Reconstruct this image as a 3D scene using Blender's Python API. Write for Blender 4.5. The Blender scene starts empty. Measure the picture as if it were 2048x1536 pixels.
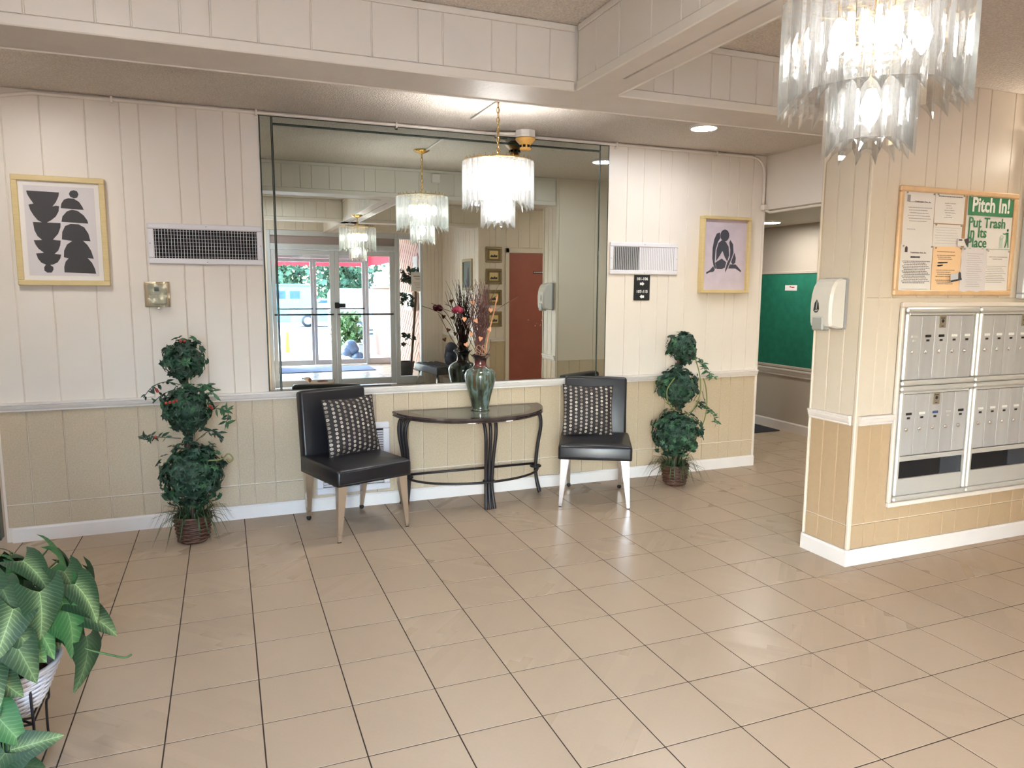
import bpy, math, random
from mathutils import Vector, Matrix, Euler
R = random.Random(7)
PI = math.pi
sc = bpy.context.scene
col = sc.collection

# ---------------------------------------------------------------- camera
cam_d = bpy.data.cameras.new('camera'); cam = bpy.data.objects.new('camera', cam_d); col.objects.link(cam)
FOC = 1437.39; YAW, PIT, ROL = math.radians(21.7086), math.radians(-7.4770), math.radians(0.2641)
CAM = Vector((0.5510, -4.8476, 1.4835))
fw = Vector((math.sin(YAW)*math.cos(PIT), math.cos(YAW)*math.cos(PIT), math.sin(PIT)))
rt = Vector((math.cos(YAW), -math.sin(YAW), 0)); up = rt.cross(fw)
rt2 = rt*math.cos(ROL) + up*math.sin(ROL); up2 = -rt*math.sin(ROL) + up*math.cos(ROL)
m = Matrix((rt2, up2, -fw)).transposed().to_4x4(); m.translation = CAM
cam.matrix_world = m
cam_d.sensor_width = 36; cam_d.lens = FOC*36/2048; cam_d.clip_start = 0.05; cam_d.clip_end = 200
sc.camera = cam

# ---------------------------------------------------------------- world, sun, exposure
w = bpy.data.worlds.new('sky'); sc.world = w; w.use_nodes = True
nt = w.node_tree; bg = nt.nodes['Background']
sky = nt.nodes.new('ShaderNodeTexSky'); sky.sky_type = 'NISHITA'; sky.sun_disc = False
sky.sun_elevation = math.radians(46); sky.sun_rotation = math.radians(230); sky.air_density = 1.0; sky.dust_density = 1.5
nt.links.new(sky.outputs[0], bg.inputs[0]); bg.inputs[1].default_value = 5.0
sd = bpy.data.lights.new('sun', 'SUN'); sd.energy = 3.0; sd.angle = math.radians(0.6); sd.color = (1, .95, .86)
so = bpy.data.objects.new('sun', sd); col.objects.link(so)
so.rotation_euler = Vector((.6, .5, -.8)).to_track_quat('-Z', 'Y').to_euler()
sc.view_settings.view_transform = 'Standard'; sc.view_settings.look = 'None'
sc.view_settings.gamma = 1; sc.view_settings.use_curve_mapping = False
sc.view_settings.exposure = 0.82
LAMP = .8            # room lamps
cy = sc.cycles
cy.max_bounces = 14; cy.diffuse_bounces = 6; cy.glossy_bounces = 8; cy.transmission_bounces = 12; cy.transparent_max_bounces = 48
cy.sample_clamp_indirect = 6; cy.caustics_reflective = False; cy.caustics_refractive = False

# ---------------------------------------------------------------- materials
def new_mat(name):
    mt = bpy.data.materials.new(name); mt.use_nodes = True
    t = mt.node_tree; return mt, t, t.nodes['Principled BSDF']
def N(t, typ, **kw):
    n = t.nodes.new(typ)
    for k, v in kw.items():
        if k.startswith('i_'): n.inputs[k[2:].replace('_', ' ')].default_value = v
        else: setattr(n, k, v)
    return n
def L(t, a, b): t.links.new(a, b)
def rgba(c): return (c[0], c[1], c[2], 1)
def S(r, g, b):      # 8-bit sRGB to linear
    f = lambda c: (c/255/12.92) if c/255 <= .04045 else ((c/255+.055)/1.055)**2.4
    return (f(r), f(g), f(b))
def mat(name, c, rough=.6, metal=0, var=0, vscale=8, bump=0, bscale=60, bdist=.002, c2=None, stretch=None, coat=0, spec=None, obj_var=0, detail=3):
    mt, t, p = new_mat(name)
    p.inputs['Base Color'].default_value = rgba(c); p.inputs['Roughness'].default_value = rough; p.inputs['Metallic'].default_value = metal
    if coat: p.inputs['Coat Weight'].default_value = coat; p.inputs['Coat Roughness'].default_value = .05
    if spec is not None: p.inputs['Specular IOR Level'].default_value = spec
    tc = N(t, 'ShaderNodeTexCoord'); src = tc.outputs['Object']
    if stretch:
        mp = N(t, 'ShaderNodeMapping'); mp.inputs['Scale'].default_value = stretch; L(t, src, mp.inputs[0]); src = mp.outputs[0]
    if var or c2:
        nz = N(t, 'ShaderNodeTexNoise'); nz.inputs['Scale'].default_value = vscale; nz.inputs['Detail'].default_value = detail; L(t, src, nz.inputs[0])
        cr = N(t, 'ShaderNodeValToRGB'); cr.color_ramp.elements[0].position = .35; cr.color_ramp.elements[1].position = .68
        d = c2 if c2 else tuple(max(0, x*(1-var)) for x in c)
        e = c if c2 else tuple(min(1, x*(1+var*.6)) for x in c)
        cr.color_ramp.elements[0].color = rgba(d); cr.color_ramp.elements[1].color = rgba(e)
        L(t, nz.outputs[0], cr.inputs[0]); out = cr.outputs[0]
        if obj_var:
            oi = N(t, 'ShaderNodeObjectInfo'); mr = N(t, 'ShaderNodeMapRange'); mr.inputs[3].default_value = 1-obj_var; mr.inputs[4].default_value = 1+obj_var
            L(t, oi.outputs['Random'], mr.inputs[0]); hv = N(t, 'ShaderNodeHueSaturation'); L(t, mr.outputs[0], hv.inputs['Value']); L(t, out, hv.inputs['Color']); out = hv.outputs[0]
        L(t, out, p.inputs['Base Color'])
    if bump:
        nb = N(t, 'ShaderNodeTexNoise'); nb.inputs['Scale'].default_value = bscale; nb.inputs['Detail'].default_value = 4; L(t, src, nb.inputs[0])
        b = N(t, 'ShaderNodeBump'); b.inputs['Strength'].default_value = bump; b.inputs['Distance'].default_value = bdist
        L(t, nb.outputs[0], b.inputs['Height']); L(t, b.outputs[0], p.inputs['Normal'])
    return mt
def emit(name, c, s):
    mt, t, p = new_mat(name); p.inputs['Base Color'].default_value = rgba(c); p.inputs['Emission Color'].default_value = rgba(c); p.inputs['Emission Strength'].default_value = s
    return mt
def glass_pane(name, tint=(.975, .99, .988), fac=.07):
    mt = bpy.data.materials.new(name); mt.use_nodes = True; t = mt.node_tree; t.nodes.clear()
    o = N(t, 'ShaderNodeOutputMaterial'); a = N(t, 'ShaderNodeBsdfTransparent'); a.inputs[0].default_value = rgba(tint)
    g = N(t, 'ShaderNodeBsdfGlossy'); g.inputs['Roughness'].default_value = 0.02
    mx = N(t, 'ShaderNodeMixShader'); fr = N(t, 'ShaderNodeFresnel'); fr.inputs[0].default_value = 1.45
    ge = N(t, 'ShaderNodeNewGeometry'); iv = N(t, 'ShaderNodeMath', operation='SUBTRACT'); iv.inputs[0].default_value = 1; L(t, ge.outputs['Backfacing'], iv.inputs[1]); mu = N(t, 'ShaderNodeMath', operation='MULTIPLY'); L(t, fr.outputs[0], mu.inputs[0]); L(t, iv.outputs[0], mu.inputs[1]); L(t, mu.outputs[0], mx.inputs[0]); L(t, a.outputs[0], mx.inputs[1]); L(t, g.outputs[0], mx.inputs[2]); L(t, mx.outputs[0], o.inputs[0])
    return mt
def acrylic(name):
    mt = bpy.data.materials.new(name); mt.use_nodes = True; t = mt.node_tree; t.nodes.clear()
    o = N(t, 'ShaderNodeOutputMaterial'); a = N(t, 'ShaderNodeBsdfTransparent'); a.inputs[0].default_value = (.97, .98, .98, 1)
    g = N(t, 'ShaderNodeBsdfGlass'); g.inputs['Roughness'].default_value = .0; g.inputs['IOR'].default_value = 1.42; g.inputs[0].default_value = (.98, .99, .99, 1)
    tr = N(t, 'ShaderNodeBsdfTranslucent'); tr.inputs[0].default_value = (.95, .95, .95, 1)
    mx = N(t, 'ShaderNodeMixShader'); mx.inputs[0].default_value = .55; m2 = N(t, 'ShaderNodeMixShader'); m2.inputs[0].default_value = .055
    L(t, a.outputs[0], mx.inputs[1]); L(t, g.outputs[0], mx.inputs[2]); L(t, mx.outputs[0], m2.inputs[1]); L(t, tr.outputs[0], m2.inputs[2]); L(t, m2.outputs[0], o.inputs[0])
    return mt
def tile_mat():
    mt, t, p = new_mat('beige_tile'); tc = N(t, 'ShaderNodeTexCoord'); oi = N(t, 'ShaderNodeObjectInfo')
    sx = N(t, 'ShaderNodeSeparateXYZ'); L(t, tc.outputs['Object'], sx.inputs[0])
    def MA(op, a, b=None, c=None):
        n = N(t, 'ShaderNodeMath', operation=op)
        for i, q in enumerate((a, b, c)):
            if q is None: continue
            if isinstance(q, (int, float)): n.inputs[i].default_value = q
            else: L(t, q, n.inputs[i])
        return n.outputs[0]
    d = MA('MULTIPLY', MA('ADD', sx.outputs[0], sx.outputs[1]), .7071/.042)
    e = MA('MULTIPLY', MA('SUBTRACT', sx.outputs[0], sx.outputs[1]), .7071/.30)
    fl = MA('FLOOR', d); rn = MA('MULTIPLY', oi.outputs['Random'], 371.0)
    wn = N(t, 'ShaderNodeTexWhiteNoise', noise_dimensions='1D'); L(t, MA('ADD', fl, rn), wn.inputs['W'])
    wn2 = N(t, 'ShaderNodeTexWhiteNoise', noise_dimensions='2D'); cx = N(t, 'ShaderNodeCombineXYZ'); L(t, MA('ADD', fl, rn), cx.inputs[0]); L(t, MA('FLOOR', MA('ADD', e, wn.outputs[0])), cx.inputs[1]); L(t, cx.outputs[0], wn2.inputs['Vector'])
    amp = MA('MULTIPLY', MA('POWER', MA('FRACT', MA('MULTIPLY', oi.outputs['Random'], 57.3)), 1.3), .11)
    st = MA('MULTIPLY', MA('SUBTRACT', wn2.outputs[0], .5), amp)
    nz = N(t, 'ShaderNodeTexNoise'); nz.inputs['Scale'].default_value = 90; nz.inputs['Detail'].default_value = 4; L(t, tc.outputs['Object'], nz.inputs[0])
    val = MA('ADD', MA('ADD', 1.0, st), MA('MULTIPLY', MA('SUBTRACT', nz.outputs[0], .5), .07))
    val = MA('ADD', val, MA('MULTIPLY', MA('SUBTRACT', oi.outputs['Random'], .5), .05))
    hv = N(t, 'ShaderNodeHueSaturation'); hv.inputs['Color'].default_value = rgba(S(181, 161, 137)); L(t, val, hv.inputs['Value']); L(t, hv.outputs[0], p.inputs['Base Color'])
    L(t, MA('ADD', .30, MA('MULTIPLY', st, -.8)), p.inputs['Roughness']); p.inputs['Specular IOR Level'].default_value = .42
    b = N(t, 'ShaderNodeBump'); b.inputs['Strength'].default_value = .12; b.inputs['Distance'].default_value = .001; L(t, nz.outputs[0], b.inputs['Height']); L(t, b.outputs[0], p.inputs['Normal'])
    return mt
def dots_mat():
    mt, t, p = new_mat('dotted_fabric'); tc = N(t, 'ShaderNodeTexCoord'); sx = N(t, 'ShaderNodeSeparateXYZ'); L(t, tc.outputs['Object'], sx.inputs[0])
    def MA(op, a, b=None):
        n = N(t, 'ShaderNodeMath', operation=op)
        for i, q in enumerate((a, b)):
            if q is None: continue
            if isinstance(q, (int, float)): n.inputs[i].default_value = q
            else: L(t, q, n.inputs[i])
        return n.outputs[0]
    u = MA('DIVIDE', sx.outputs[0], .037); v0 = MA('DIVIDE', sx.outputs[2], .0258)
    v = MA('ADD', v0, MA('MULTIPLY', MA('MODULO', MA('FLOOR', MA('ADD', u, 100)), 2), .5))
    du = MA('MULTIPLY', MA('SUBTRACT', MA('FRACT', u), .5), .037); dv = MA('MULTIPLY', MA('SUBTRACT', MA('FRACT', v), .5), .0258)
    r = MA('SQRT', MA('ADD', MA('MULTIPLY', du, du), MA('MULTIPLY', dv, dv)))
    msk = MA('MULTIPLY', MA('LESS_THAN', r, .0092), MA('GREATER_THAN', r, .0018))
    cx = N(t, 'ShaderNodeCombineXYZ'); L(t, MA('FLOOR', u), cx.inputs[0]); L(t, MA('FLOOR', v), cx.inputs[1])
    wn = N(t, 'ShaderNodeTexWhiteNoise', noise_dimensions='2D'); L(t, cx.outputs[0], wn.inputs['Vector'])
    cr = N(t, 'ShaderNodeValToRGB'); cr.color_ramp.elements[0].color = rgba(S(96, 84, 76)); cr.color_ramp.elements[1].color = rgba(S(196, 186, 172)); L(t, wn.outputs[0], cr.inputs[0])
    mx = N(t, 'ShaderNodeMix', data_type='RGBA'); L(t, msk, mx.inputs[0]); mx.inputs[6].default_value = rgba(S(30, 25, 27)); L(t, cr.outputs[0], mx.inputs[7]); L(t, mx.outputs[2], p.inputs['Base Color'])
    p.inputs['Roughness'].default_value = .7
    return mt
def vein_mat(name, dark, light):
    # arrowhead leaf: pale midrib zone and side veins in the leaf's own coordinates (y along the leaf, x across)
    mt, t, p = new_mat(name); tc = N(t, 'ShaderNodeTexCoord'); sx = N(t, 'ShaderNodeSeparateXYZ'); L(t, tc.outputs['Object'], sx.inputs[0])
    def MA(op, a, b=None):
        n = N(t, 'ShaderNodeMath', operation=op)
        for i, q in enumerate((a, b)):
            if q is None: continue
            if isinstance(q, (int, float)): n.inputs[i].default_value = q
            else: L(t, q, n.inputs[i])
        return n.outputs[0]
    ax = MA('ABSOLUTE', sx.outputs[0])
    nz = N(t, 'ShaderNodeTexNoise'); nz.inputs['Scale'].default_value = 40; L(t, tc.outputs['Object'], nz.inputs[0])
    oi = N(t, 'ShaderNodeObjectInfo')
    s = MA('SINE', MA('ADD', MA('MULTIPLY', MA('SUBTRACT', sx.outputs[1], MA('MULTIPLY', ax, .8)), 2*PI/.0135), MA('MULTIPLY', nz.outputs[0], 6.0)))
    v = MA('MULTIPLY', MA('MAXIMUM', MA('SUBTRACT', s, .55), 0.0), 1.0); mid = MA('MULTIPLY', MA('LESS_THAN', ax, .0013), .8)
    zone = MA('MAXIMUM', MA('SUBTRACT', 1.0, MA('DIVIDE', ax, .042)), 0.0)
    nz2 = N(t, 'ShaderNodeTexNoise'); nz2.inputs['Scale'].default_value = 26; L(t, tc.outputs['Object'], nz2.inputs[0])
    blot = MA('MULTIPLY', MA('MULTIPLY', zone, zone), MA('MULTIPLY', nz2.outputs[0], 1.0))
    f = MA('MINIMUM', MA('ADD', MA('MULTIPLY', MA('MAXIMUM', v, mid), MA('ADD', .22, MA('MULTIPLY', zone, .6))), blot), 1.0)
    f = MA('MULTIPLY', f, MA('ADD', .12, MA('MULTIPLY', oi.outputs['Random'], .88)))
    mx = N(t, 'ShaderNodeMix', data_type='RGBA'); L(t, f, mx.inputs[0]); mx.inputs[6].default_value = rgba(dark); mx.inputs[7].default_value = rgba(light)
    L(t, mx.outputs[2], p.inputs['Base Color']); p.inputs['Roughness'].default_value = .55; p.inputs['Specular IOR Level'].default_value = .3
    return mt
def vase_mat():
    mt, t, p = new_mat('glazed_ceramic'); tc = N(t, 'ShaderNodeTexCoord'); mp = N(t, 'ShaderNodeMapping'); mp.inputs['Scale'].default_value = (22, 22, 4); L(t, tc.outputs['Object'], mp.inputs[0])
    nz = N(t, 'ShaderNodeTexNoise'); nz.inputs['Scale'].default_value = 1; nz.inputs['Detail'].default_value = 3; L(t, mp.outputs[0], nz.inputs[0])
    cr = N(t, 'ShaderNodeValToRGB'); e = cr.color_ramp.elements; e[0].position = .30; e[0].color = rgba(S(38, 30, 27)); e[1].position = .75; e[1].color = rgba(S(88, 56, 38))
    for pos, c in ((.42, S(58, 66, 54)), (.50, S(74, 88, 66)), (.575, S(104, 124, 128)), (.62, S(70, 78, 56))):
        q = e.new(pos); q.color = rgba(c)
    L(t, nz.outputs[0], cr.inputs[0])
    sx = N(t, 'ShaderNodeSeparateXYZ'); L(t, tc.outputs['Object'], sx.inputs[0]); mr = N(t, 'ShaderNodeMapRange'); mr.inputs[1].default_value = .285; mr.inputs[2].default_value = .315; L(t, sx.outputs[2], mr.inputs[0])
    cr2 = N(t, 'ShaderNodeValToRGB'); cr2.color_ramp.elements[0].color = rgba(S(92, 38, 34)); cr2.color_ramp.elements[1].color = rgba(S(38, 26, 30)); mr2 = N(t, 'ShaderNodeMapRange'); mr2.inputs[1].default_value = .31; mr2.inputs[2].default_value = .37; L(t, sx.outputs[2], mr2.inputs[0]); L(t, mr2.outputs[0], cr2.inputs[0])
    mx = N(t, 'ShaderNodeMix', data_type='RGBA'); L(t, mr.outputs[0], mx.inputs[0]); L(t, cr.outputs[0], mx.inputs[6]); L(t, cr2.outputs[0], mx.inputs[7]); L(t, mx.outputs[2], p.inputs['Base Color'])
    p.inputs['Roughness'].default_value = .14; p.inputs['Coat Weight'].default_value = .6
    return mt
M = {}
M['cream'] = mat('cream_paint', S(228, 219, 208), .40, var=.02, vscale=3, bump=.06, bscale=160)
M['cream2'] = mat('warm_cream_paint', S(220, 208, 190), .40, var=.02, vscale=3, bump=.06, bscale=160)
M['tan_lamp_tint'] = mat('lamp_warmed_tan', S(186, 162, 130), .42, var=.02, vscale=45, bump=.08, bscale=160)  # mail wall tan, warm lamp tint put into the colour
M['tan'] = mat('tan_paint', S(198, 181, 154), .38, var=.09, vscale=120, bump=.08, bscale=160)
M['white'] = mat('white_trim_paint', S(232, 226, 220), .38, var=.02, vscale=6)
M['fascia'] = mat('white_beam_paint', S(222, 216, 205), .45, var=.02, vscale=5)
M['popcorn'] = mat('textured_ceiling', S(226, 216, 204), .9, var=.14, vscale=110, bump=1.0, bscale=110, bdist=.016)
M['soffit'] = mat('smooth_soffit', S(214, 206, 198), .5, bump=.25, bscale=60, bdist=.004, var=.03)
M['grout'] = mat('dark_grout', S(52, 38, 28), .9)
M['tile'] = tile_mat()
M['mirror'] = mat('mirror_silver', (.75, .82, .79), .0, 1)
M['seam'] = mat('dark_mirror_edge', S(62, 76, 68), .3)
M['black'] = mat('black_leather', S(24, 24, 29), .33, bump=.15, bscale=220, var=.1, vscale=15)
M['iron'] = mat('black_iron', S(40, 37, 40), .45, .3, bump=.1, bscale=120)
M['chrome'] = mat('chrome', (.93, .92, .91), .16, 1)
M['rubber'] = mat('black_rubber', S(22, 22, 22), .6)
M['marble'] = mat('dark_marble', S(44, 36, 38), .12, c2=S(70, 60, 58), vscale=14, detail=8)
M['tglass'] = mat('smoked_table_glass', S(118, 122, 112), .06, spec=.7)
M['dots'] = dots_mat(); M['vase'] = vase_mat()
M['twig'] = mat('dark_red_twig', S(92, 58, 54), .7, var=.3, vscale=30); M['twig2'] = mat('pale_twig', S(196, 140, 104), .7)
M['ivy'] = mat('dark_ivy_leaf', S(40, 78, 58), .55, c2=S(22, 46, 36), vscale=18)
M['ivy2'] = mat('green_ivy_leaf', S(62, 112, 74), .5, c2=S(36, 72, 50), vscale=18)
M['grass'] = mat('grass_blade', S(62, 88, 50), .5, c2=S(30, 52, 34), vscale=12)
M['bark'] = mat('brown_bark', S(84, 62, 48), .8, var=.3, vscale=40)
M['wicker'] = mat('brown_wicker', S(92, 60, 46), .42, var=.35, vscale=60); M['wwicker'] = mat('white_wicker', S(232, 230, 232), .5)
M['berry'] = mat('red_berry', S(170, 60, 54), .3)
M['leafA'] = vein_mat('variegated_leaf', S(32, 62, 38), S(160, 188, 130)); M['leafB'] = vein_mat('bright_variegated_leaf', S(46, 100, 54), S(176, 216, 146))
M['stem'] = mat('green_stem', S(70, 104, 54), .5)
M['goldwood'] = mat('pale_gold_wood', S(212, 190, 138), .4, var=.06, vscale=10, stretch=(1, 1, 20))
M['paper'] = mat('white_paper', S(232, 228, 224), .7); M['lav'] = mat('lavender_paper', S(206, 194, 206), .75, var=.06, vscale=14); M['slate'] = mat('slate_print', S(66, 68, 80), .7); M['char'] = mat('charcoal_print', S(56, 54, 56), .7)
M['peach'] = mat('peach_paper', S(244, 208, 164), .7); M['ink'] = mat('dark_print', S(74, 70, 72), .8); M['greyink'] = mat('grey_print', S(150, 146, 146), .8); M['green_ink'] = mat('green_print', S(58, 130, 88), .7); M['whiteink'] = mat('white_print', S(240, 240, 236), .6)
M['plastic'] = mat('sleeve_plastic', S(226, 222, 224), .15)
M['grille'] = mat('white_metal_grille', S(222, 220, 224), .35); M['dark'] = mat('dark_duct_slot_shade', S(12, 12, 16), .8)
M['clear'] = glass_pane('clear_plastic', (.93, .91, .86)); M['glass'] = glass_pane('window_glass')
M['lcd'] = mat('grey_display', S(62, 68, 76), .2); M['greyplas'] = mat('grey_plastic', S(168, 170, 164), .4)
M['cork'] = mat('cork', S(190, 150, 108), .85, var=.15, vscale=120); M['oak'] = mat('pale_oak', S(222, 186, 142), .4, var=.08, vscale=16)
M['alu'] = mat('brushed_aluminium', S(200, 200, 200), .42, .35, bump=.05, bscale=60, stretch=(1, 1, .06), obj_var=.07, var=.05, vscale=30)
M['alu2'] = mat('pale_aluminium_frame', S(212, 211, 206), .34, .35)
M['dooralu'] = mat('grey_aluminium_door', S(206, 211, 218), .4, .2)
M['brass'] = mat('brass', S(214, 176, 100), .2, 1); M['prism'] = acrylic('clear_acrylic')
M['bulb'] = emit('lit_bulb', (1, .97, .94), 330*LAMP); M['bulb2'] = emit('softer_lit_bulb', (1, .97, .93), 65*LAMP); M['disc'] = emit('led_disc', (.92, .96, 1), 150*LAMP); M['disc3'] = emit('bay_fill_disc', (.97, .98, 1), 45*LAMP); M['disc_warm'] = emit('warm_led_disc', (1, .89, .75), 95*LAMP)
M['disc2'] = emit('left_fill_disc', (1, .96, .90), 105*LAMP); M['disc4'] = emit('corridor_led_disc', (1, .96, .90), 115*LAMP)
M['orange'] = mat('orange_plastic', S(238, 184, 98), .4); M['board'] = mat('green_felt', S(24, 116, 92), .85, var=.14, vscale=14, bump=.1)
M['hall'] = mat('hall_paint', S(190, 180, 166), .5); M['mat'] = mat('dark_mat', S(46, 48, 54), .95, bump=.4, bscale=300); M['bluemat'] = mat('blue_grey_mat', S(104, 116, 150), .95)
M['reddoor'] = mat('red_door_paint', S(158, 88, 76), .45, var=.06, vscale=5); M['signbrown'] = mat('brown_sign', S(76, 40, 32), .4)
M['oldframe'] = mat('bronze_picture_frame', S(140, 124, 92), .4, .3); M['sepia'] = mat('sepia_print', S(226, 206, 154), .7)
M['blacksign'] = mat('black_sign', S(26, 28, 30), .5)
M['pinkwood'] = mat('pink_stained_cedar', S(214, 168, 150), .6, var=.08, vscale=9); M['stucco'] = mat('pink_stucco', S(112, 84, 76), .9, bump=1, bscale=30, stretch=(1, 1, .08), bdist=.03, var=.12, vscale=30)
M['concrete'] = mat('pale_concrete', S(172, 168, 160), .9, var=.06, vscale=4); M['asphalt'] = mat('asphalt', S(138, 136, 136), .95, var=.08, vscale=30)
M['awning'] = mat('red_awning', S(196, 58, 66), .8); M['white_canvas'] = mat('white_canvas', S(228, 226, 226), .8)
def canvas(name, c, f):
    mt, t, p = new_mat(name); p.inputs['Base Color'].default_value = rgba(c); p.inputs['Roughness'].default_value = .85
    tr = N(t, 'ShaderNodeBsdfTranslucent'); tr.inputs[0].default_value = rgba(c); mx = N(t, 'ShaderNodeMixShader'); mx.inputs[0].default_value = f
    L(t, p.outputs[0], mx.inputs[1]); L(t, tr.outputs[0], mx.inputs[2]); L(t, mx.outputs[0], t.nodes['Material Output'].inputs[0]); return mt
M['canvas'] = canvas('thin_white_canvas', S(228, 226, 226), .5); M['awning'] = canvas('thin_red_canvas', S(150, 34, 44), .3)
M['carA'] = mat('silver_paint', S(92, 114, 128), .25, .3, coat=.5); M['van'] = mat('white_vehicle_paint', S(150, 168, 172), .3, coat=.4); M['carglass'] = mat('dark_car_glass', S(40, 62, 84), .1); M['tail'] = mat('red_lamp', S(190, 40, 50), .3)
M['hedge'] = mat('hedge_leaf', S(66, 92, 58), .7, c2=S(40, 66, 46), vscale=3); M['bush'] = mat('bush_leaf', S(84, 116, 54), .6, c2=S(40, 76, 40), vscale=6); M['yellow'] = mat('yellow_paint', S(226, 158, 36), .5)
M['bag'] = mat('blue_grey_bag', S(64, 76, 100), .35, var=.3, vscale=9); M['terracotta'] = mat('dark_pot', S(54, 52, 54), .5)
M['tealfence'] = mat('teal_fence', S(96, 130, 132), .8)
M['toydog'] = mat('tan_figure', S(186, 168, 146), .6); M['toydark'] = mat('chestnut_figure', S(112, 74, 74), .6); M['rose'] = mat('dark_red_rose', S(130, 30, 54), .7)
M['navy'] = mat('navy_quilting', S(30, 36, 54), .6, bump=.4, bscale=40)
M['brick'] = mat('dark_picture', S(80, 96, 100), .5)

# ---------------------------------------------------------------- mesh builder
class MB:
    def __init__(s): s.v = []; s.f = []; s.mi = []; s.sm = []; s.cur = 0; s.M = Matrix.Identity(4)
    def add(s, vs, fs, smooth=False):
        o = len(s.v); s.v += [tuple(s.M @ Vector(p)) for p in vs]
        for q in fs: s.f.append([o+i for i in q]); s.mi.append(s.cur); s.sm.append(smooth)
        return s
    def box(s, a, b, c=0):
        x0, y0, z0 = (min(a[i], b[i]) for i in range(3)); x1, y1, z1 = (max(a[i], b[i]) for i in range(3))
        if not c:
            return s.add([(x0,y0,z0),(x1,y0,z0),(x1,y1,z0),(x0,y1,z0),(x0,y0,z1),(x1,y0,z1),(x1,y1,z1),(x0,y1,z1)],
                  [(0,3,2,1),(4,5,6,7),(0,1,5,4),(1,2,6,5),(2,3,7,6),(3,0,4,7)])
        c = min(c, (x1-x0)*.45, (y1-y0)*.45, (z1-z0)*.45)
        V = []; idx = {}
        for i, X in ((0, x0), (1, x1)):
            for j, Y in ((0, y0), (1, y1)):
                for k, Z in ((0, z0), (1, z1)):
                    dx, dy, dz = (c if i == 0 else -c), (c if j == 0 else -c), (c if k == 0 else -c)
                    for ax, p in enumerate(((X, Y+dy, Z+dz), (X+dx, Y, Z+dz), (X+dx, Y+dy, Z))):
                        idx[(i, j, k, ax)] = len(V); V.append(p)
        F = []
        for i in (0, 1): F.append([idx[(i, *jk, 0)] for jk in ((0,0),(1,0),(1,1),(0,1))][::1 if i else -1])
        for j in (0, 1): F.append([idx[(ik[0], j, ik[1], 1)] for ik in ((0,0),(1,0),(1,1),(0,1))][::-1 if j else 1])
        for k in (0, 1): F.append([idx[(*ij, k, 2)] for ij in ((0,0),(1,0),(1,1),(0,1))][::1 if k else -1])
        for j in (0, 1):
            for k in (0, 1): F.append([idx[(0,j,k,1)], idx[(1,j,k,1)], idx[(1,j,k,2)], idx[(0,j,k,2)]][::-1 if j ^ k else 1][::1])
        for i in (0, 1):
            for k in (0, 1): F.append([idx[(i,0,k,0)], idx[(i,1,k,0)], idx[(i,1,k,2)], idx[(i,0,k,2)]][::1 if i ^ k else -1])
        for i in (0, 1):
            for j in (0, 1): F.append([idx[(i,j,0,0)], idx[(i,j,1,0)], idx[(i,j,1,1)], idx[(i,j,0,1)]][::-1 if i ^ j else 1])
        for i in (0, 1):
            for j in (0, 1):
                for k in (0, 1): F.append([idx[(i,j,k,0)], idx[(i,j,k,1)], idx[(i,j,k,2)]][::1 if (i+j+k) % 2 else -1])
        return s.add(V, F)
    def tube(s, pts, r, n=8, closed=False, cap=True):
        pts = [Vector(p) for p in pts]; k = len(pts); V = []; F = []
        rr = r if hasattr(r, '__len__') else [r]*k
        prev = None
        for i, p in enumerate(pts):
            if closed: d = pts[(i+1) % k]-pts[i-1]
            else: d = pts[min(i+1, k-1)]-pts[max(i-1, 0)]
            d.normalize()
            if prev is None:
                a = Vector((0, 0, 1)) if abs(d.z) < .9 else Vector((1, 0, 0)); u = d.cross(a).normalized()
            else:
                u = prev-d*prev.dot(d)
                u = u.normalized() if u.length > 1e-6 else d.orthogonal().normalized()
            prev = u; v = d.cross(u)
            for q in range(n):
                a = 2*PI*q/n; V.append(p+(u*math.cos(a)+v*math.sin(a))*rr[i])
        for i in range(k if closed else k-1):
            j = (i+1) % k
            for q in range(n): F.append((i*n+q, i*n+(q+1) % n, j*n+(q+1) % n, j*n+q))
        if cap and not closed: F.append(list(range(n))[::-1]); F.append([(k-1)*n+q for q in range(n)])
        return s.add(V, F, True)
    def lathe(s, prof, n=24, c=(0, 0, 0), cap=True, smooth=True, wave=None):
        V = []; F = []; k = len(prof)
        for i, (r, z) in enumerate(prof):
            for q in range(n):
                a = 2*PI*q/n; dz = wave(i, a) if wave else 0
                V.append((c[0]+r*math.cos(a), c[1]+r*math.sin(a), c[2]+z+dz))
        for i in range(k-1):
            for q in range(n): F.append((i*n+q, i*n+(q+1) % n, (i+1)*n+(q+1) % n, (i+1)*n+q))
        if cap:
            if prof[0][0] > 1e-5: F.append(list(range(n))[::-1])
            if prof[-1][0] > 1e-5: F.append([(k-1)*n+q for q in range(n)])
        return s.add(V, F, smooth)
    def poly(s, pts, d=0):    # flat polygon in local xy, optionally extruded along +z
        k = len(pts)
        if not d: return s.add([(x, y, 0) for x, y in pts], [list(range(k))])
        V = [(x, y, 0) for x, y in pts]+[(x, y, d) for x, y in pts]
        F = [list(range(k))[::-1], [k+i for i in range(k)]]+[(i, (i+1) % k, k+(i+1) % k, k+i) for i in range(k)]
        return s.add(V, F)
    def sphere(s, c, r, n=10, m=7, sq=(1, 1, 1)):
        V = []; F = []
        for i in range(m+1):
            th = PI*i/m
            for q in range(n):
                a = 2*PI*q/n; V.append((c[0]+r*sq[0]*math.sin(th)*math.cos(a), c[1]+r*sq[1]*math.sin(th)*math.sin(a), c[2]-r*sq[2]*math.cos(th)))
        for i in range(m):
            for q in range(n): F.append((i*n+q, i*n+(q+1) % n, (i+1)*n+(q+1) % n, (i+1)*n+q))
        return s.add(V, F, True)
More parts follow.
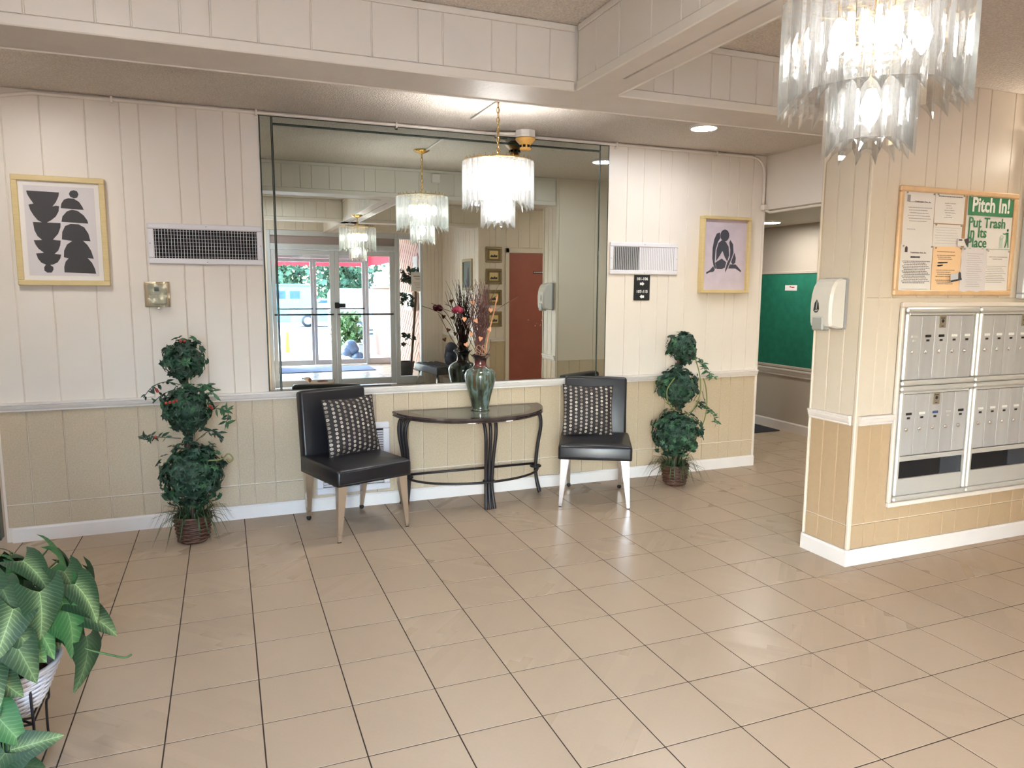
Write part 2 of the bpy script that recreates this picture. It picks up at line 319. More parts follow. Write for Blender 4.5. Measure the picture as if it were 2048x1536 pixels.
    def mesh(s, name, mats):
        me = bpy.data.meshes.new(name); me.from_pydata(s.v, [], s.f)
        for mt in (mats if isinstance(mats, (list, tuple)) else [mats]): me.materials.append(mt)
        me.polygons.foreach_set('material_index', s.mi); me.polygons.foreach_set('use_smooth', s.sm)
        me.validate(); me.update(); return me
def link(name, me, parent=None, loc=None, rot=None, mtx=None):
    o = bpy.data.objects.new(name, me); col.objects.link(o)
    if parent: o.parent = parent
    if mtx is not None: o.matrix_basis = mtx
    if loc is not None: o.location = loc
    if rot is not None: o.rotation_euler = rot
    return o
def obj(name, mb, mats, parent=None, **k): return link(name, mb.mesh(name, mats), parent, **k)
def tag(o, label=None, cat=None, group=None, kind=None):
    if label: o['label'] = label
    if cat: o['category'] = cat
    if group: o['group'] = group
    if kind: o['kind'] = kind
    return o
def thing(name, label, cat, loc=(0, 0, 0), rz=0, group=None):
    o = link(name, None, loc=loc, rot=(0, 0, rz)); return tag(o, label, cat, group)
def struct(name, mb, mats, label=None):
    o = obj(name, mb, mats); o['kind'] = 'structure'
    if label: o['label'] = label
    return o
def frame(o, n, upv=(0, 0, 1)):     # local x right, y up, z out of the surface
    n = Vector(n).normalized(); u = Vector(upv); r = u.cross(n).normalized(); u = n.cross(r)
    mm = Matrix((r, u, n)).transposed().to_4x4(); mm.translation = Vector(o); return mm
def copy_tree(o, parent=None):
    c = o.copy(); col.objects.link(c)
    if parent: c.parent = parent
    for ch in list(o.children): copy_tree(ch, c)
    return c
def text(s, parent, mtx, size, mt, align='CENTER', name='lettering', ext=.0004, bold=0, sx=1, spacing=1):
    cu = bpy.data.curves.new(name, 'FONT'); cu.body = s; cu.size = size; cu.align_x = align; cu.align_y = 'CENTER'; cu.extrude = ext; cu.offset = bold; cu.space_line = spacing; cu.resolution_u = 3
    cu.materials.append(mt); tmp = bpy.data.objects.new('tmp_text', cu); col.objects.link(tmp); bpy.context.view_layer.update(); me = bpy.data.meshes.new_from_object(tmp.evaluated_get(bpy.context.evaluated_depsgraph_get())); bpy.data.objects.remove(tmp); me.name = name; o = bpy.data.objects.new(name, me); col.objects.link(o)
    if not me.materials: me.materials.append(mt)
    if parent: o.parent = parent
    o.matrix_basis = mtx @ Matrix.Diagonal((sx, 1, 1, 1)); return o
def at(mtx, x, y, z=0): return mtx @ Matrix.Translation((x, y, z))
def arc(c, r, a0, a1, n, plane='xy', h=0):
    out = []
    for i in range(n+1):
        a = a0+(a1-a0)*i/n; p, q = r*math.cos(a), r*math.sin(a)
        out.append((c[0]+p, c[1]+q, c[2]) if plane == 'xy' else (c[0]+p, c[1], c[2]+q) if plane == 'xz' else (c[0], c[1]+p, c[2]+q))
    return out
def smooth_path(P, n=6):
    P = [Vector(p) for p in P]; out = []
    for i in range(len(P)-1):
        p0, p1, p2, p3 = P[max(i-1, 0)], P[i], P[i+1], P[min(i+2, len(P)-1)]
        for k in range(n):
            t = k/n; out.append(.5*((2*p1)+(p2-p0)*t+(2*p0-5*p1+4*p2-p3)*t*t+(3*p1-p0-3*p2+p3)*t**3))
    out.append(P[-1]); return out

# ---------------------------------------------------------------- dimensions
T = .305; YT0 = -5.866*T; CEIL = 2.57; BEAM = 2.31; DOORY = -6.3; OUTY = -9.5
XL, XR, XC, XP = -.68, 7.0, 4.71, 3.63      # left wall, right wall, corridor opening, end of mail wall
MY0, MY1 = -2.03, -1.715                    # mail wall front, back
REDY = -4.5

# ---------------------------------------------------------------- floor
fb = MB(); fb.box((XL-.2, OUTY-.12, -.12), (XR+.2, 4.4, -.0010)); floor = struct('floor', fb, M['grout'])
tl = MB(); h = T/2-.0024; tl.box((-h, -h, -.006), (h, h, 0), .0004); tile_me = tl.mesh('tile', M['tile'])
cells = []
for i in range(-3, 24):
    for r in range(-21, 27):
        x, y = (i+.5)*T, YT0-(r+.5)*T
        if x < XL-.15 or x > XR+.1 or y < OUTY-.1 or y > 4.3: continue
        if y > .15 and not (XC-.15 < x < 6.2): continue
        if y < DOORY-.1 and not (.9 < x < 4.0): continue
        d = Vector((x, y, 0))-CAM; inview = d.dot(fw) > .5 and abs(d.dot(rt2)/d.dot(fw)) < .78 and abs(d.dot(up2)/d.dot(fw)) < .6 and not (x > XP and MY1-1.6 < y < MY1 and y > MY0+.1)
        cells.append(((0 if inview else 1, d.length), x, y))
cells.sort(key=lambda c: c[0])
rest = MB()
for k, (_, x, y) in enumerate(cells):
    if k < 290:
        link('tile', tile_me, floor, loc=(x, y, 0), rot=(R.uniform(-.002, .002), R.uniform(-.002, .002), R.randrange(4)*PI/2))
    else: rest.box((x-h, y-h, -.006), (x+h, y+h, 0))
o = obj('floor_tiles', rest, M['tile'], floor); o['kind'] = 'stuff'

# ---------------------------------------------------------------- panelled walls
def plank(parent, mt, F, u0, u1, z0, z1, th=.006, c=.003):
    b = MB(); b.M = F; g = .0012; u0 += g; u1 -= g
    b.add([(u0, z0, 0), (u1, z0, 0), (u1, z1, 0), (u0, z1, 0), (u0+c, z0+.001, th), (u1-c, z0+.001, th), (u1-c, z1-.001, th), (u0+c, z1-.001, th)],
          [(4, 5, 6, 7), (0, 1, 5, 4), (1, 2, 6, 5), (2, 3, 7, 6), (3, 0, 4, 7)])
    return obj('plank', b, mt, parent)
PAT = [.155, .182, .22, .176, .099, .2, .106, .149, .096]     # random-width panelling
def edges(a, b, start=0, first=None):
    e = [a]; i = start; x = first if first is not None else a
    if first is not None: e.append(x)
    while True:
        x += PAT[i % len(PAT)]; i += 1
        if x > b-.03: break
        e.append(x)
    e.append(b); return e
def clad(parent, F, es, z0, z1, mt):
    for a, b in zip(es, es[1:]): plank(parent, mt, F, a, b, z0, z1)
RZ0, RZ1 = .772, .824     # chair rail
def rail(name, F, a, b, z0=RZ0, z1=RZ1, d=.026):
    s = MB(); s.M = F; h = z1-z0
    prof = [(z0, 0), (z0, .010), (z0+.1*h, .013), (z0+.2*h, .011), (z0+.35*h, .017), (z0+.62*h, .022), (z0+.75*h, .018), (z0+.8*h, d), (z1, d), (z1, 0)]
    V = [(a, z, q) for z, q in prof]+[(b, z, q) for z, q in prof]; k = len(prof)
    s.add(V, [(i, (i+1) % k, k+(i+1) % k, k+i) for i in range(k)]+[list(range(k)), list(range(k, 2*k))[::-1]])
    return struct(name, s, M['white'])
def base(name, F, a, b, z1=.088, d=.016):
    s = MB(); s.M = F; s.add([(x, z, q) for x in (a, b) for z, q in ((0, 0), (0, d), (z1-.012, d), (z1, d-.007), (z1, 0))],
        [(0, 1, 6, 5), (1, 2, 7, 6), (2, 3, 8, 7), (3, 4, 9, 8), (4, 0, 5, 9), (0, 4, 3, 2, 1), (5, 6, 7, 8, 9)])
    return struct(name, s, M['white'])

# back wall (y = 0)
b = MB(); b.box((XL-.2, .007, 0), (XC, .14, CEIL)); wall_back = struct('wall_back', b, M['cream'])
FB = frame((0, .007, 0), (0, -1, 0))
eL = [XL, -.545, -.363, -.143, .033, .132, .333, .439, .588, .684, .812]
eM = [.812, 1.02, 1.2, 1.375, 1.478, 1.6, 1.705, 1.808, 1.985, 2.19, 2.368, 2.475, 2.581, 2.706, 2.87, 3.06, 3.245]
eR = [3.245, 3.408, 3.553, 3.7, 3.799, 3.951, 4.173, 4.342, 4.44, 4.58, 4.695]
clad(wall_back, FB, eL, RZ1, CEIL, M['cream']); clad(wall_back, FB, eR, RZ1, CEIL, M['cream'])
for e in (eL, eM, eR): clad(wall_back, FB, e, .225, RZ0, M['tan']); clad(wall_back, FB, e, .088, .219, M['tan'])
rail('trim_1', frame((0, 0, 0), (0, -1, 0)), XL, XC-.005); base('baseboard_back', frame((0, 0, 0), (0, -1, 0)), XL+.02, XC-.003)
b = MB(); b.box((XC-.018, -.004, 0), (XC+.004, .02, BEAM-.17), .004); struct('trim_2', b, M['cream'])
# left wall with a mirror sheet
b = MB(); b.box((XL-.15, DOORY-.1, 0), (XL-.012, .14, CEIL)); wall_left = struct('wall_left', b, M['cream'])
lm = thing('side_mirror', 'tall mirror sheet with dark edge on the left side wall', 'mirror', (XL-.012, -1.5, 0))
b = MB(); b.box((0, -1.4, .09), (.005, 1.36, 2.3), .002); obj('mirror_pane', b, M['mirror'], lm)
b = MB(); b.box((0, 1.368, .06), (.008, 1.382, 2.3)); b.box((0, 1.39, .06), (.006, 1.44, 2.3)); obj('mirror_edge', b, M['seam'], lm)

# mail wall
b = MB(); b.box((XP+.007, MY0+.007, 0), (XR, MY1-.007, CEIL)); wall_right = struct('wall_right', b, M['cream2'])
FM = frame((0, MY0+.007, 0), (0, -1, 0)); eF = [XP+.02, 3.75, 3.835, 4.015, 4.09, 4.255, 4.36, 4.465, 4.66, 4.76, 4.95, 5.05, 5.25, 5.4, 5.6, 5.9, 6.3, 6.9]
clad(wall_right, FM, eF, 1.45, CEIL, M['cream2']); clad(wall_right, FM, [XP+.02, 3.75, 3.835, 3.9], RZ1, 1.45, M['cream2']); clad(wall_right, FM, [XP+.02, 3.75, 3.835, 3.9], .225, RZ0, M['tan_lamp_tint'])
clad(wall_right, FM, [3.9]+[e for e in eF if e > 3.92], .225, .30, M['tan_lamp_tint']); clad(wall_right, FM, eF, .088, .219, M['tan_lamp_tint'])
FE = frame((XP+.007, 0, 0), (-1, 0, 0)); eE = [-MY1+.0+.012, -MY1+.13, -MY1+.225, -MY0-.012]
eE = [(-a) for a in (MY1-.012, -1.822, -1.925, MY0+.012)]
clad(wall_right, FE, eE, RZ1, CEIL, M['cream2']); clad(wall_right, FE, eE, .225, RZ0, M['tan_lamp_tint']); clad(wall_right, FE, eE, .088, .219, M['tan_lamp_tint'])
FK = frame((0, MY1-.007, 0), (0, 1, 0))
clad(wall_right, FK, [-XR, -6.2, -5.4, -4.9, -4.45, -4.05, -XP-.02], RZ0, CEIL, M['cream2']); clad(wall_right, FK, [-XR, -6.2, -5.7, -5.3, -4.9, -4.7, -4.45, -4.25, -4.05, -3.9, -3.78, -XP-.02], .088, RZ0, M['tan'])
for k, (x, y) in enumerate(((XP, MY0), (XP, MY1))):
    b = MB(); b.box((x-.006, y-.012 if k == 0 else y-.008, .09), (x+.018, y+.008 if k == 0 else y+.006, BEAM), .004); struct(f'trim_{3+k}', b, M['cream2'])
rail('trim_5', frame((XP, 0, 0), (-1, 0, 0)), -MY1+.004, -MY0-.022); rail('trim_6', frame((0, MY0, 0), (0, -1, 0)), XP+.022, 3.9)
base('baseboard_right', frame((0, MY0, 0), (0, -1, 0)), XP-.016, XR); base('baseboard_pillar', frame((XP, 0, 0), (-1, 0, 0)), -MY1, -MY0); base('baseboard_corridor', frame((0, MY1, 0), (0, 1, 0)), -XR, -XP)

# corridor: header, lower ceiling, far wall with green board
b = MB(); b.box((XC, MY1, 2.14), (XC+.12, .14, CEIL)); b.box((XC-.006, MY1, 2.14), (XC, 0, 2.165)); struct('wall_header', b, M['cream'])
b = MB(); b.box((XC+.125, MY1, 2.16), (6.06, 4.19, 2.3)); b.box((XC+.12, -1.2, 2.10), (6.05, -1.05, 2.16)); struct('ceiling_corridor', b, M['hall'])
b = MB(); b.box((6.07, MY1, 0), (6.25, 4.3, CEIL)); wc = struct('wall_corridor', b, M['hall'])
b = MB(); b.box((XC-.4, 4.2, 0), (6.3, 4.35, CEIL)); struct('wall_end', b, M['hall'])
b = MB(); b.box((XC-.14, .14, 0), (XC, 4.3, CEIL)); struct('wall_inner', b, M['hall'])
base('baseboard_hall', frame((6.07, 0, 0), (-1, 0, 0)), -4.2, 1.7, .1); rail('trim_7', frame((6.07, 0, 0), (-1, 0, 0)), -4.2, 1.7, .585, .665, .03)
gb = thing('notice_board', 'large green felt board on the corridor wall beyond the opening', 'board', (6.068, 1.1, 0))
b = MB(); b.box((-.014, -1.1, .70), (0, 1.1, 1.66)); obj('felt_panel', b, M['board'], gb)
b = MB(); b.box((-.022, -1.12, .672), (0, 1.12, .70), .004); b.box((-.022, -1.12, 1.66), (0, 1.12, 1.69), .004); obj('edge_strip', b, M['hall'], gb)
pn = thing('paper_note', 'small pale note pinned high on the green felt board', 'note', (6.055, 1.11, 1.515))
b = MB(); b.box((-.004, -.085, -.028), (0, .085, .028)); obj('sheet', b, M['paper'], pn); b = MB(); b.box((-.0045, -.05, 0), (-.004, -.005, .012)); b.box((-.0045, .0, .005), (-.004, .02, .018)); obj('printed_mark', b, M['tail'], pn)
dm = MB(); dm.box((-.5, -.62, 0), (.5, .62, .012), .004); tag(obj('door_mat', dm, M['mat'], loc=(5.5, 1.72, .0)), 'dark ribbed mat on the corridor floor below the green board', 'mat')

# ---------------------------------------------------------------- ceiling and beams
b = MB(); b.box((XL-.2, DOORY-.15, CEIL), (XR+.2, 4.4, CEIL+.2)); b.box((.8, OUTY-.1, CEIL-.1), (4.1, DOORY-.15, CEIL+.2)); struct('ceiling', b, M['popcorn'])
def beam_fascia(parent, F, a, b_, st=0):
    s = MB(); s.M = F; s.box((a, BEAM-.004, 0), (b_, BEAM+.035, .012), .004); s.box((a, CEIL-.028, 0), (b_, CEIL-.002, .010), .003); obj('moulding', s, M['fascia'], parent)
    clad(parent, F, edges(a, b_, st), BEAM+.036, CEIL-.029, M['fascia'])
BY0, BY1, BX0, BX1 = -2.03, -1.745, 1.95, 2.16
b = MB(); b.box((XL, BY0+.012, BEAM+.004), (XP, BY1-.012, CEIL)); beam1 = struct('ceiling_beam', b, M['fascia'])
b = MB(); b.box((XL, BY0+.004, BEAM), (XP, BY1-.004, BEAM+.006)); obj('soffit_board', b, M['soffit'], beam1)
beam_fascia(beam1, frame((0, BY0+.012, 0), (0, -1, 0)), XL, BX0, 1); beam_fascia(beam1, frame((0, BY0+.012, 0), (0, -1, 0)), BX1, XP, 3); beam_fascia(beam1, frame((0, BY1-.012, 0), (0, 1, 0)), -XP, -XL, 2)
b = MB(); b.box((BX0+.012, DOORY, BEAM+.012), (BX1-.012, BY0, CEIL)); beam2 = struct('ceiling_beam', b, M['fascia'])
for k, (xa, xb) in enumerate(((BX0+.004, 2.049), (2.061, BX1-.004))):
    b = MB(); b.box((xa, DOORY, BEAM), (xb, BY0-.22, BEAM+.013)); obj('soffit_board', b, M['soffit'], beam2)
b = MB(); b.box((BX0+.004, BY0-.22, BEAM), (BX1-.004, BY0+.004, BEAM+.013)); obj('soffit_board', b, M['soffit'], beam2)
beam_fascia(beam2, frame((BX0+.012, 0, 0), (-1, 0, 0)), -BY0+.012, 4.38, 0); beam_fascia(beam2, frame((BX1-.012, 0, 0), (1, 0, 0)), -4.38, BY0-.012, 4)
b = MB(); b.box((XL, -4.61, BEAM+.004), (3.75, -4.39, CEIL)); beam3 = struct('ceiling_beam', b, M['fascia'])
b = MB(); b.box((XL, -4.615, BEAM), (3.75, -4.385, BEAM+.006)); obj('soffit_board', b, M['soffit'], beam3)
beam_fascia(beam3, frame((0, -4.39, 0), (0, 1, 0)), -BX0, -XL, 5); beam_fascia(beam3, frame((0, -4.39, 0), (0, 1, 0)), -3.75, -BX1, 2)

# ---------------------------------------------------------------- conduit, smoke alarm, raceway
cp = [(XL+.05, -.012, 2.50), (-.5, -.012, 2.53), (-.40, -.012, 2.549)]+[(x, -.012, 2.552) for x in (0, .8, 1.6, 2.4, 3.2, 4.0, 4.55)]+[(4.55+.13*math.sin(a), -.012, 2.422+.13*math.cos(a)) for a in (.4, .8, 1.2, PI/2)]+[(4.68, -.012, 2.3), (4.68, -.012, 2.17)]
cd = thing('conduit_pipe', 'thin cream conduit along the top of the back wall, bent down at the opening', 'pipe')
b = MB(); b.tube(cp, .011, 8); obj('pipe', b, M['cream'], cd)
b = MB(); b.box((4.655, -.045, 2.135), (4.705, -.002, 2.18), .008); b.tube([(4.69, -.03, 2.135), (4.72, -.05, 2.118), (4.73, -.3, 2.122), (4.73, -1.7, 2.124)], .011, 8); obj('elbow', b, M['cream'], cd)
for x in (.0, .78, 1.65, 2.35, 3.3, 4.2):
    b = MB(); b.box((x-.006, -.028, 2.532), (x+.006, -.001, 2.568), .002); b.box((x-.012, -.006, 2.52), (x+.012, -.001, 2.535), .002); obj('pipe_clip', b, M['cream'], cd)
sm = thing('smoke_alarm', 'orange cone smoke alarm on a white ceiling box above the mirror', 'alarm', (2.53, -.105, CEIL))
b = MB(); b.lathe([(.072, -.002), (.072, -.042), (.066, -.048)], 8, smooth=False); obj('junction_box', b, M['white'], sm)
b = MB(); b.lathe([(.06, -.049), (.07, -.054), (.069, -.062), (.045, -.088), (.038, -.094), (.038, -.126), (.034, -.132), (.0, -.132)], 28); obj('alarm_body', b, M['orange'], sm)
for k in range(8):
    a = 2*PI*k/8+.2; b = MB(); b.M = Matrix.Rotation(a, 4, 'Z') @ Matrix.Translation((.0385, 0, -.106)); b.box((-.002, -.009, -.008), (.002, .009, .008)); obj('sensor_slot', b, M['dark'], sm)
b = MB(); b.tube(smooth_path([(-.07, .01, -.022), (-.14, .03, -.024), (-.2, .07, -.02), (-.26, .092, -.018)], 5), .011, 8); obj('feed_pipe', b, M['cream'], sm)
b = MB(); b.box((2.064, -.82, CEIL-.012), (2.082, -.31, CEIL), .003); tag(obj('raceway', b, M['fascia']), 'slim cream raceway on the ceiling running to the small chandelier', 'raceway')
b = MB(); b.M = frame((4.36, MY0, 0), (0, -1, 0)); b.box((.40, 2.53, 0), (2.2, 2.556, .02), .003); b.box((.40, 2.39, 0), (.425, 2.53, .02), .003); tag(obj('raceway', b, M['cream']), 'angled cream raceway under the ceiling above the notice board', 'raceway')
b = MB(); b.box((2.36, BY1, 2.45), (2.44, BY1+.04, 2.53), .006); jb = tag(obj('junction_box', b, M['white']), 'white junction box on the beam, seen only in the mirror', 'box')

# ---------------------------------------------------------------- lamps
def disc_lamp(loc, label, mt, r=.082):
    t_ = thing('ceiling_light', label, 'light', loc, group=None)
    b = MB(); b.lathe([(r+.014, 0), (r+.014, -.012), (r+.004, -.02), (r, -.018), (r, -.004)], 32, cap=False); obj('rim', b, M['white'], t_)
    b = MB(); b.lathe([(r, -.004), (r, -.018), (r*.6, -.021), (0, -.022)], 32, cap=False); obj('diffuser', b, mt, t_)
    return t_
disc_lamp((3.57, -.70, CEIL), 'round white ceiling light between mirror and corridor opening', M['disc'])
disc_lamp((5.56, .90, 2.16), 'round white ceiling light inside the dim corridor', M['disc4'], .09)
disc_lamp((-.5, -1.0, CEIL), 'added unseen fill light at the left end of the strip before the back wall', M['disc2'], .10)  # added lamp out of view, brightens the left of the back wall
disc_lamp((5.45, -.85, 2.16), 'round ceiling light in the corridor hidden behind the mail wall', M['disc4'], .09)
disc_lamp((.1, -3.0, CEIL), 'added unseen fill light at the left end of the near ceiling bay', M['disc3'], .10)  # this and the next bay lamp are added, unseen, to fill the room
disc_lamp((1.2, -3.75, CEIL), 'added unseen fill light in the near ceiling bay beside the lengthwise beam', M['disc3'], .10)
disc_lamp((5.3, -3.2, CEIL), 'round warm ceiling light in front of the mailboxes', M['disc_warm'], .10)
disc_lamp((.9, -5.5, CEIL), 'added unseen fill light in the bay before the glass doors', M['disc'], .08)  # added lamp, never seen, lights the door bay and its reflection
sn = thing('sconce', 'lit wall sconce on the mail wall right of the notice board', 'light', (5.0, MY0, 2.27))
b = MB(); b.M = frame((0, 0, 0), (0, -1, 0)); b.box((-.05, -.08, 0), (.05, .08, .015), .005); obj('back_plate', b, M['brass'], sn)
b = MB(); b.sphere((0, -.085, 0), .05, 16, 10); obj('shade', b, M['disc_warm'], sn); b = MB(); b.tube([(0, -.01, 0), (0, -.05, 0)], .012, 8); obj('arm', b, M['brass'], sn)

def prism_mesh(Lh, name):
    b = MB(); V = []; n = 6; ro, ri = .0205, .008
    for k, z in ((0, 0), (1, -Lh)):
        for q in range(n):
            a = 2*PI*q/n; r = ro if q % 2 == 0 else ri
            zz = z if k == 0 else z-(.026 if q == 0 else (.004 if q in (1, 5) else -.012))
            V.append((r*math.cos(a), r*math.sin(a), zz))
    V += [(0, 0, 0), (0, 0, -Lh+.004)]
    b.add(V, [(2*n, i, (i+1) % n) for i in range(n)]+[(2*n+1, n+(i+1) % n, n+i) for i in range(n)]+[(i, n+i, n+(i+1) % n, (i+1) % n) for i in range(n)])
    return b.mesh(name, M['prism'])
PR_U, PR_L = prism_mesh(.245, 'crystal_prism'), prism_mesh(.205, 'crystal_prism')
def chandelier(loc, hang, label, S_=1.0, bulb='bulb'):
    t_ = thing('chandelier', label, 'chandelier', loc, group=None); D = hang      # loc = ceiling point, D = drop to upper ring
    b = MB(); b.lathe([(.062, 0), (.064, -.004), (.05, -.014), (.02, -.026), (.008, -.032), (0, -.034)], 24); obj('canopy', b, M['brass'], t_)
    b = MB(); n = max(2, int((D-.03)/.026))
    for k in range(n):
        z = -.034-(k+.5)*(D-.03)/n; pts = []
        for q in range(10):
            a = 2*PI*q/10; u, w_ = .0085*math.cos(a), .0165*math.sin(a); pts.append((u, 0, z+w_) if k % 2 else (0, u, z+w_))
        b.tube(pts, .0022, 5, closed=True)
    b.tube([(.004, 0, -.03), (.006, .004, -D*.5), (.003, 0, -D)], .002, 5); obj('chain', b, M['brass'], t_)
    ru, rl = .197*S_, .082*S_
    b = MB()
    for r, z in ((ru, -D), (rl, -D-.145)): b.tube(arc((0, 0, z), r, 0, 2*PI*47/48, 47), .0045, 6, closed=True)
    for k in range(4):
        a = PI/4+k*PI/2; b.tube([(0, 0, -D), (ru*math.cos(a), ru*math.sin(a), -D)], .004, 5); b.tube([(0, 0, -D-.145), (rl*math.cos(a), rl*math.sin(a), -D-.145)], .004, 5)
    b.tube([(0, 0, -D+.02), (0, 0, -D-.19)], .007, 8)
    obj('ring_frame', b, M['brass'], t_)
    b = MB(); nu, nl = 30, 14
    for k in range(nu):
        a = 2*PI*k/nu; c_, s_ = math.cos(a), math.sin(a); b.tube([(ru*c_, ru*s_, -D), ((ru+.006)*c_, (ru+.006)*s_, -D+.018)], .0016, 4)
    obj('pins', b, M['brass'], t_)['kind'] = 'stuff'
    for k in range(nu):
        a = 2*PI*k/nu; o_ = link('crystal_prism', PR_U, t_, loc=((ru+.004)*math.cos(a), (ru+.004)*math.sin(a), -D-.004), rot=(0, 0, a))
    for k in range(nl):
        a = 2*PI*k/nl+.1; link('crystal_prism', PR_L, t_, loc=((rl+.004)*math.cos(a), (rl+.004)*math.sin(a), -D-.149), rot=(0, 0, a))
    for k in range(5):
        a = 2*PI*k/5+.5; p = (.105*S_*math.cos(a), .105*S_*math.sin(a))
        b = MB(); b.tube([(0, 0, -D-.07), (p[0]*.6, p[1]*.6, -D-.085), (p[0], p[1], -D-.07)], .004, 6); b.lathe([(.011, -D-.075), (.011, -D-.04)], 10, (p[0], p[1], 0)); h_ = obj('lamp_holder', b, M['brass'], t_)
        b = MB(); b.lathe([(.009, -D-.076), (.019, -D-.098), (.021, -D-.112), (.015, -D-.135), (.004, -D-.152), (0, -D-.154)], 12, (p[0], p[1], 0)); obj('bulb', b, M[bulb], h_)
    b = MB(); b.lathe([(.009, -D-.22), (.021, -D-.25), (.023, -D-.268), (.016, -D-.292), (0, -D-.308)], 12); obj('bulb', b, M[bulb], t_)
    b = MB(); b.lathe([(.011, -D-.18), (.011, -D-.222)], 10); obj('lamp_holder', b, M['brass'], t_)
    return t_
chandelier((2.045, -.863, CEIL), .356, 'small-looking crystal prism chandelier on a long chain before the mirror', .93)
chandelier((1.985, -3.52, BEAM), .135, 'large near crystal prism chandelier hanging at upper right, cut by the frame', .93, 'bulb2')

# ---------------------------------------------------------------- big mirror on the back wall
wm = thing('panelled_mirror', 'large wall mirror of silvered panels above the chair rail', 'mirror', (0, 0, 0))
def pane(x0, x1, z0, z1, y=-.006):
    b = MB(); e = .004
    b.add([(x0, 0, z0), (x1, 0, z0), (x1, 0, z1), (x0, 0, z1), (x0+e, y, z0+e), (x1-e, y, z0+e), (x1-e, y, z1-e), (x0+e, y, z1-e)], [(4, 5, 6, 7), (0, 1, 5, 4), (1, 2, 6, 5), (2, 3, 7, 6), (3, 0, 4, 7)]); return obj('mirror_pane', b, M['mirror'], wm)
pane(.872, 3.166, .826, 2.492); pane(.872, 3.166, 2.498, 2.541); pane(.796, .866, .826, 2.541); pane(3.172, 3.243, .826, 2.541)
b = MB()
for xa in (.791, .8665, 3.1665, 3.243): b.box((xa+.001, -.004, .826), (xa+.004, .001, 2.545))
b.box((.79, -.004, 2.541), (3.248, .001, 2.546)); b.box((.872, -.004, 2.4925), (3.166, .001, 2.4975)); obj('mirror_edge', b, M['seam'], wm)

# ---------------------------------------------------------------- wall things
def vent(name, label, x0, x1, z0, z1, fw_, nv, nh, tilt):
    t_ = thing(name, label, 'vent', (x0, -.001, z0)); W, H_ = x1-x0, z1-z0
    b = MB(); b.M = frame((0, 0, 0), (0, -1, 0)); b.box((.01, .01, 0), (W-.01, H_-.01, .002)); obj('duct', b, M['dark'], t_)
    for k, (a, c) in enumerate((((0, 0), (W, fw_)), ((0, H_-fw_), (W, H_)), ((0, fw_), (fw_, H_-fw_)), ((W-fw_, fw_), (W, H_-fw_)))):
        b = MB(); b.M = frame((0, 0, 0), (0, -1, 0)); b.box((a[0], a[1], 0), (c[0], c[1], .014), .005); obj('frame', b, M['grille'], t_)
    for k in range(nv):
        x = fw_+(k+.5)*(W-2*fw_)/nv; b = MB(); b.M = frame((x, 0, 0), (0, -1, 0)) @ Matrix.Translation((0, 0, .008)) @ Matrix.Rotation(tilt(k), 4, 'Y')
        b.box((-.0012, fw_, -.008), (.0012, H_-fw_, .004)); obj('slat', b, M['grille'], t_)
    if nh:
        b = MB(); b.M = frame((0, 0, 0), (0, -1, 0))
        for k in range(nh):
            z = fw_+(k+.5)*(H_-2*fw_)/nh; b.box((fw_, z-.001, .002), (W-fw_, z+.001, .005))
        obj('cross_blades', b, M['greyplas'], t_)['kind'] = 'stuff'
    b = MB(); b.M = frame((0, 0, 0), (0, -1, 0))
    for p in ((W/2, fw_*.4), (W/2, H_-fw_*.4), (fw_*.35, H_/2), (W-fw_*.35, H_/2)): b.lathe([(.004, .0135), (.003, .016), (0, .0165)], 8, (p[0], p[1], 0))
    obj('screws', b, M['greyplas'], t_)
    return t_
vent('air_vent', 'white grille vent with black openings left of the mirror', .142, .79, 1.627, 1.868, .035, 34, 8, lambda k: 0)
vent('air_vent', 'white louvred vent right of the mirror above the room number sign', 3.265, 3.872, 1.603, 1.845, .034, 33, 0, lambda k: math.radians(12 if k < 14 else 52))
t_ = thing('return_vent', 'low white floor vent behind the left chair', 'vent', (1.072, -.001, .108)); W, H_ = .498, .474
b = MB(); b.M = frame((0, 0, 0), (0, -1, 0)); b.box((.02, .02, 0), (W-.02, H_-.02, .002)); obj('duct', b, M['dark'], t_)
for a, c in (((0, 0), (W, .045)), ((0, H_-.045), (W, H_)), ((0, .045), (.045, H_-.045)), ((W-.045, .045), (W, H_-.045))):
    b = MB(); b.M = frame((0, 0, 0), (0, -1, 0)); b.box((a[0], a[1], 0), (c[0], c[1], .016), .006); obj('frame', b, M['grille'], t_)
sb = MB(); sb.M = frame((0, 0, 0), (0, -1, 0)) @ Matrix.Translation((0, 0, .009)) @ Matrix.Rotation(math.radians(38), 4, 'X'); sb.box((.046, -.0012, -.009), (W-.046, .0012, .006)); sme = sb.mesh('louvre', M['grille'])
for k in range(22): link('louvre', sme, t_, loc=(0, 0, .055+k*.0168))

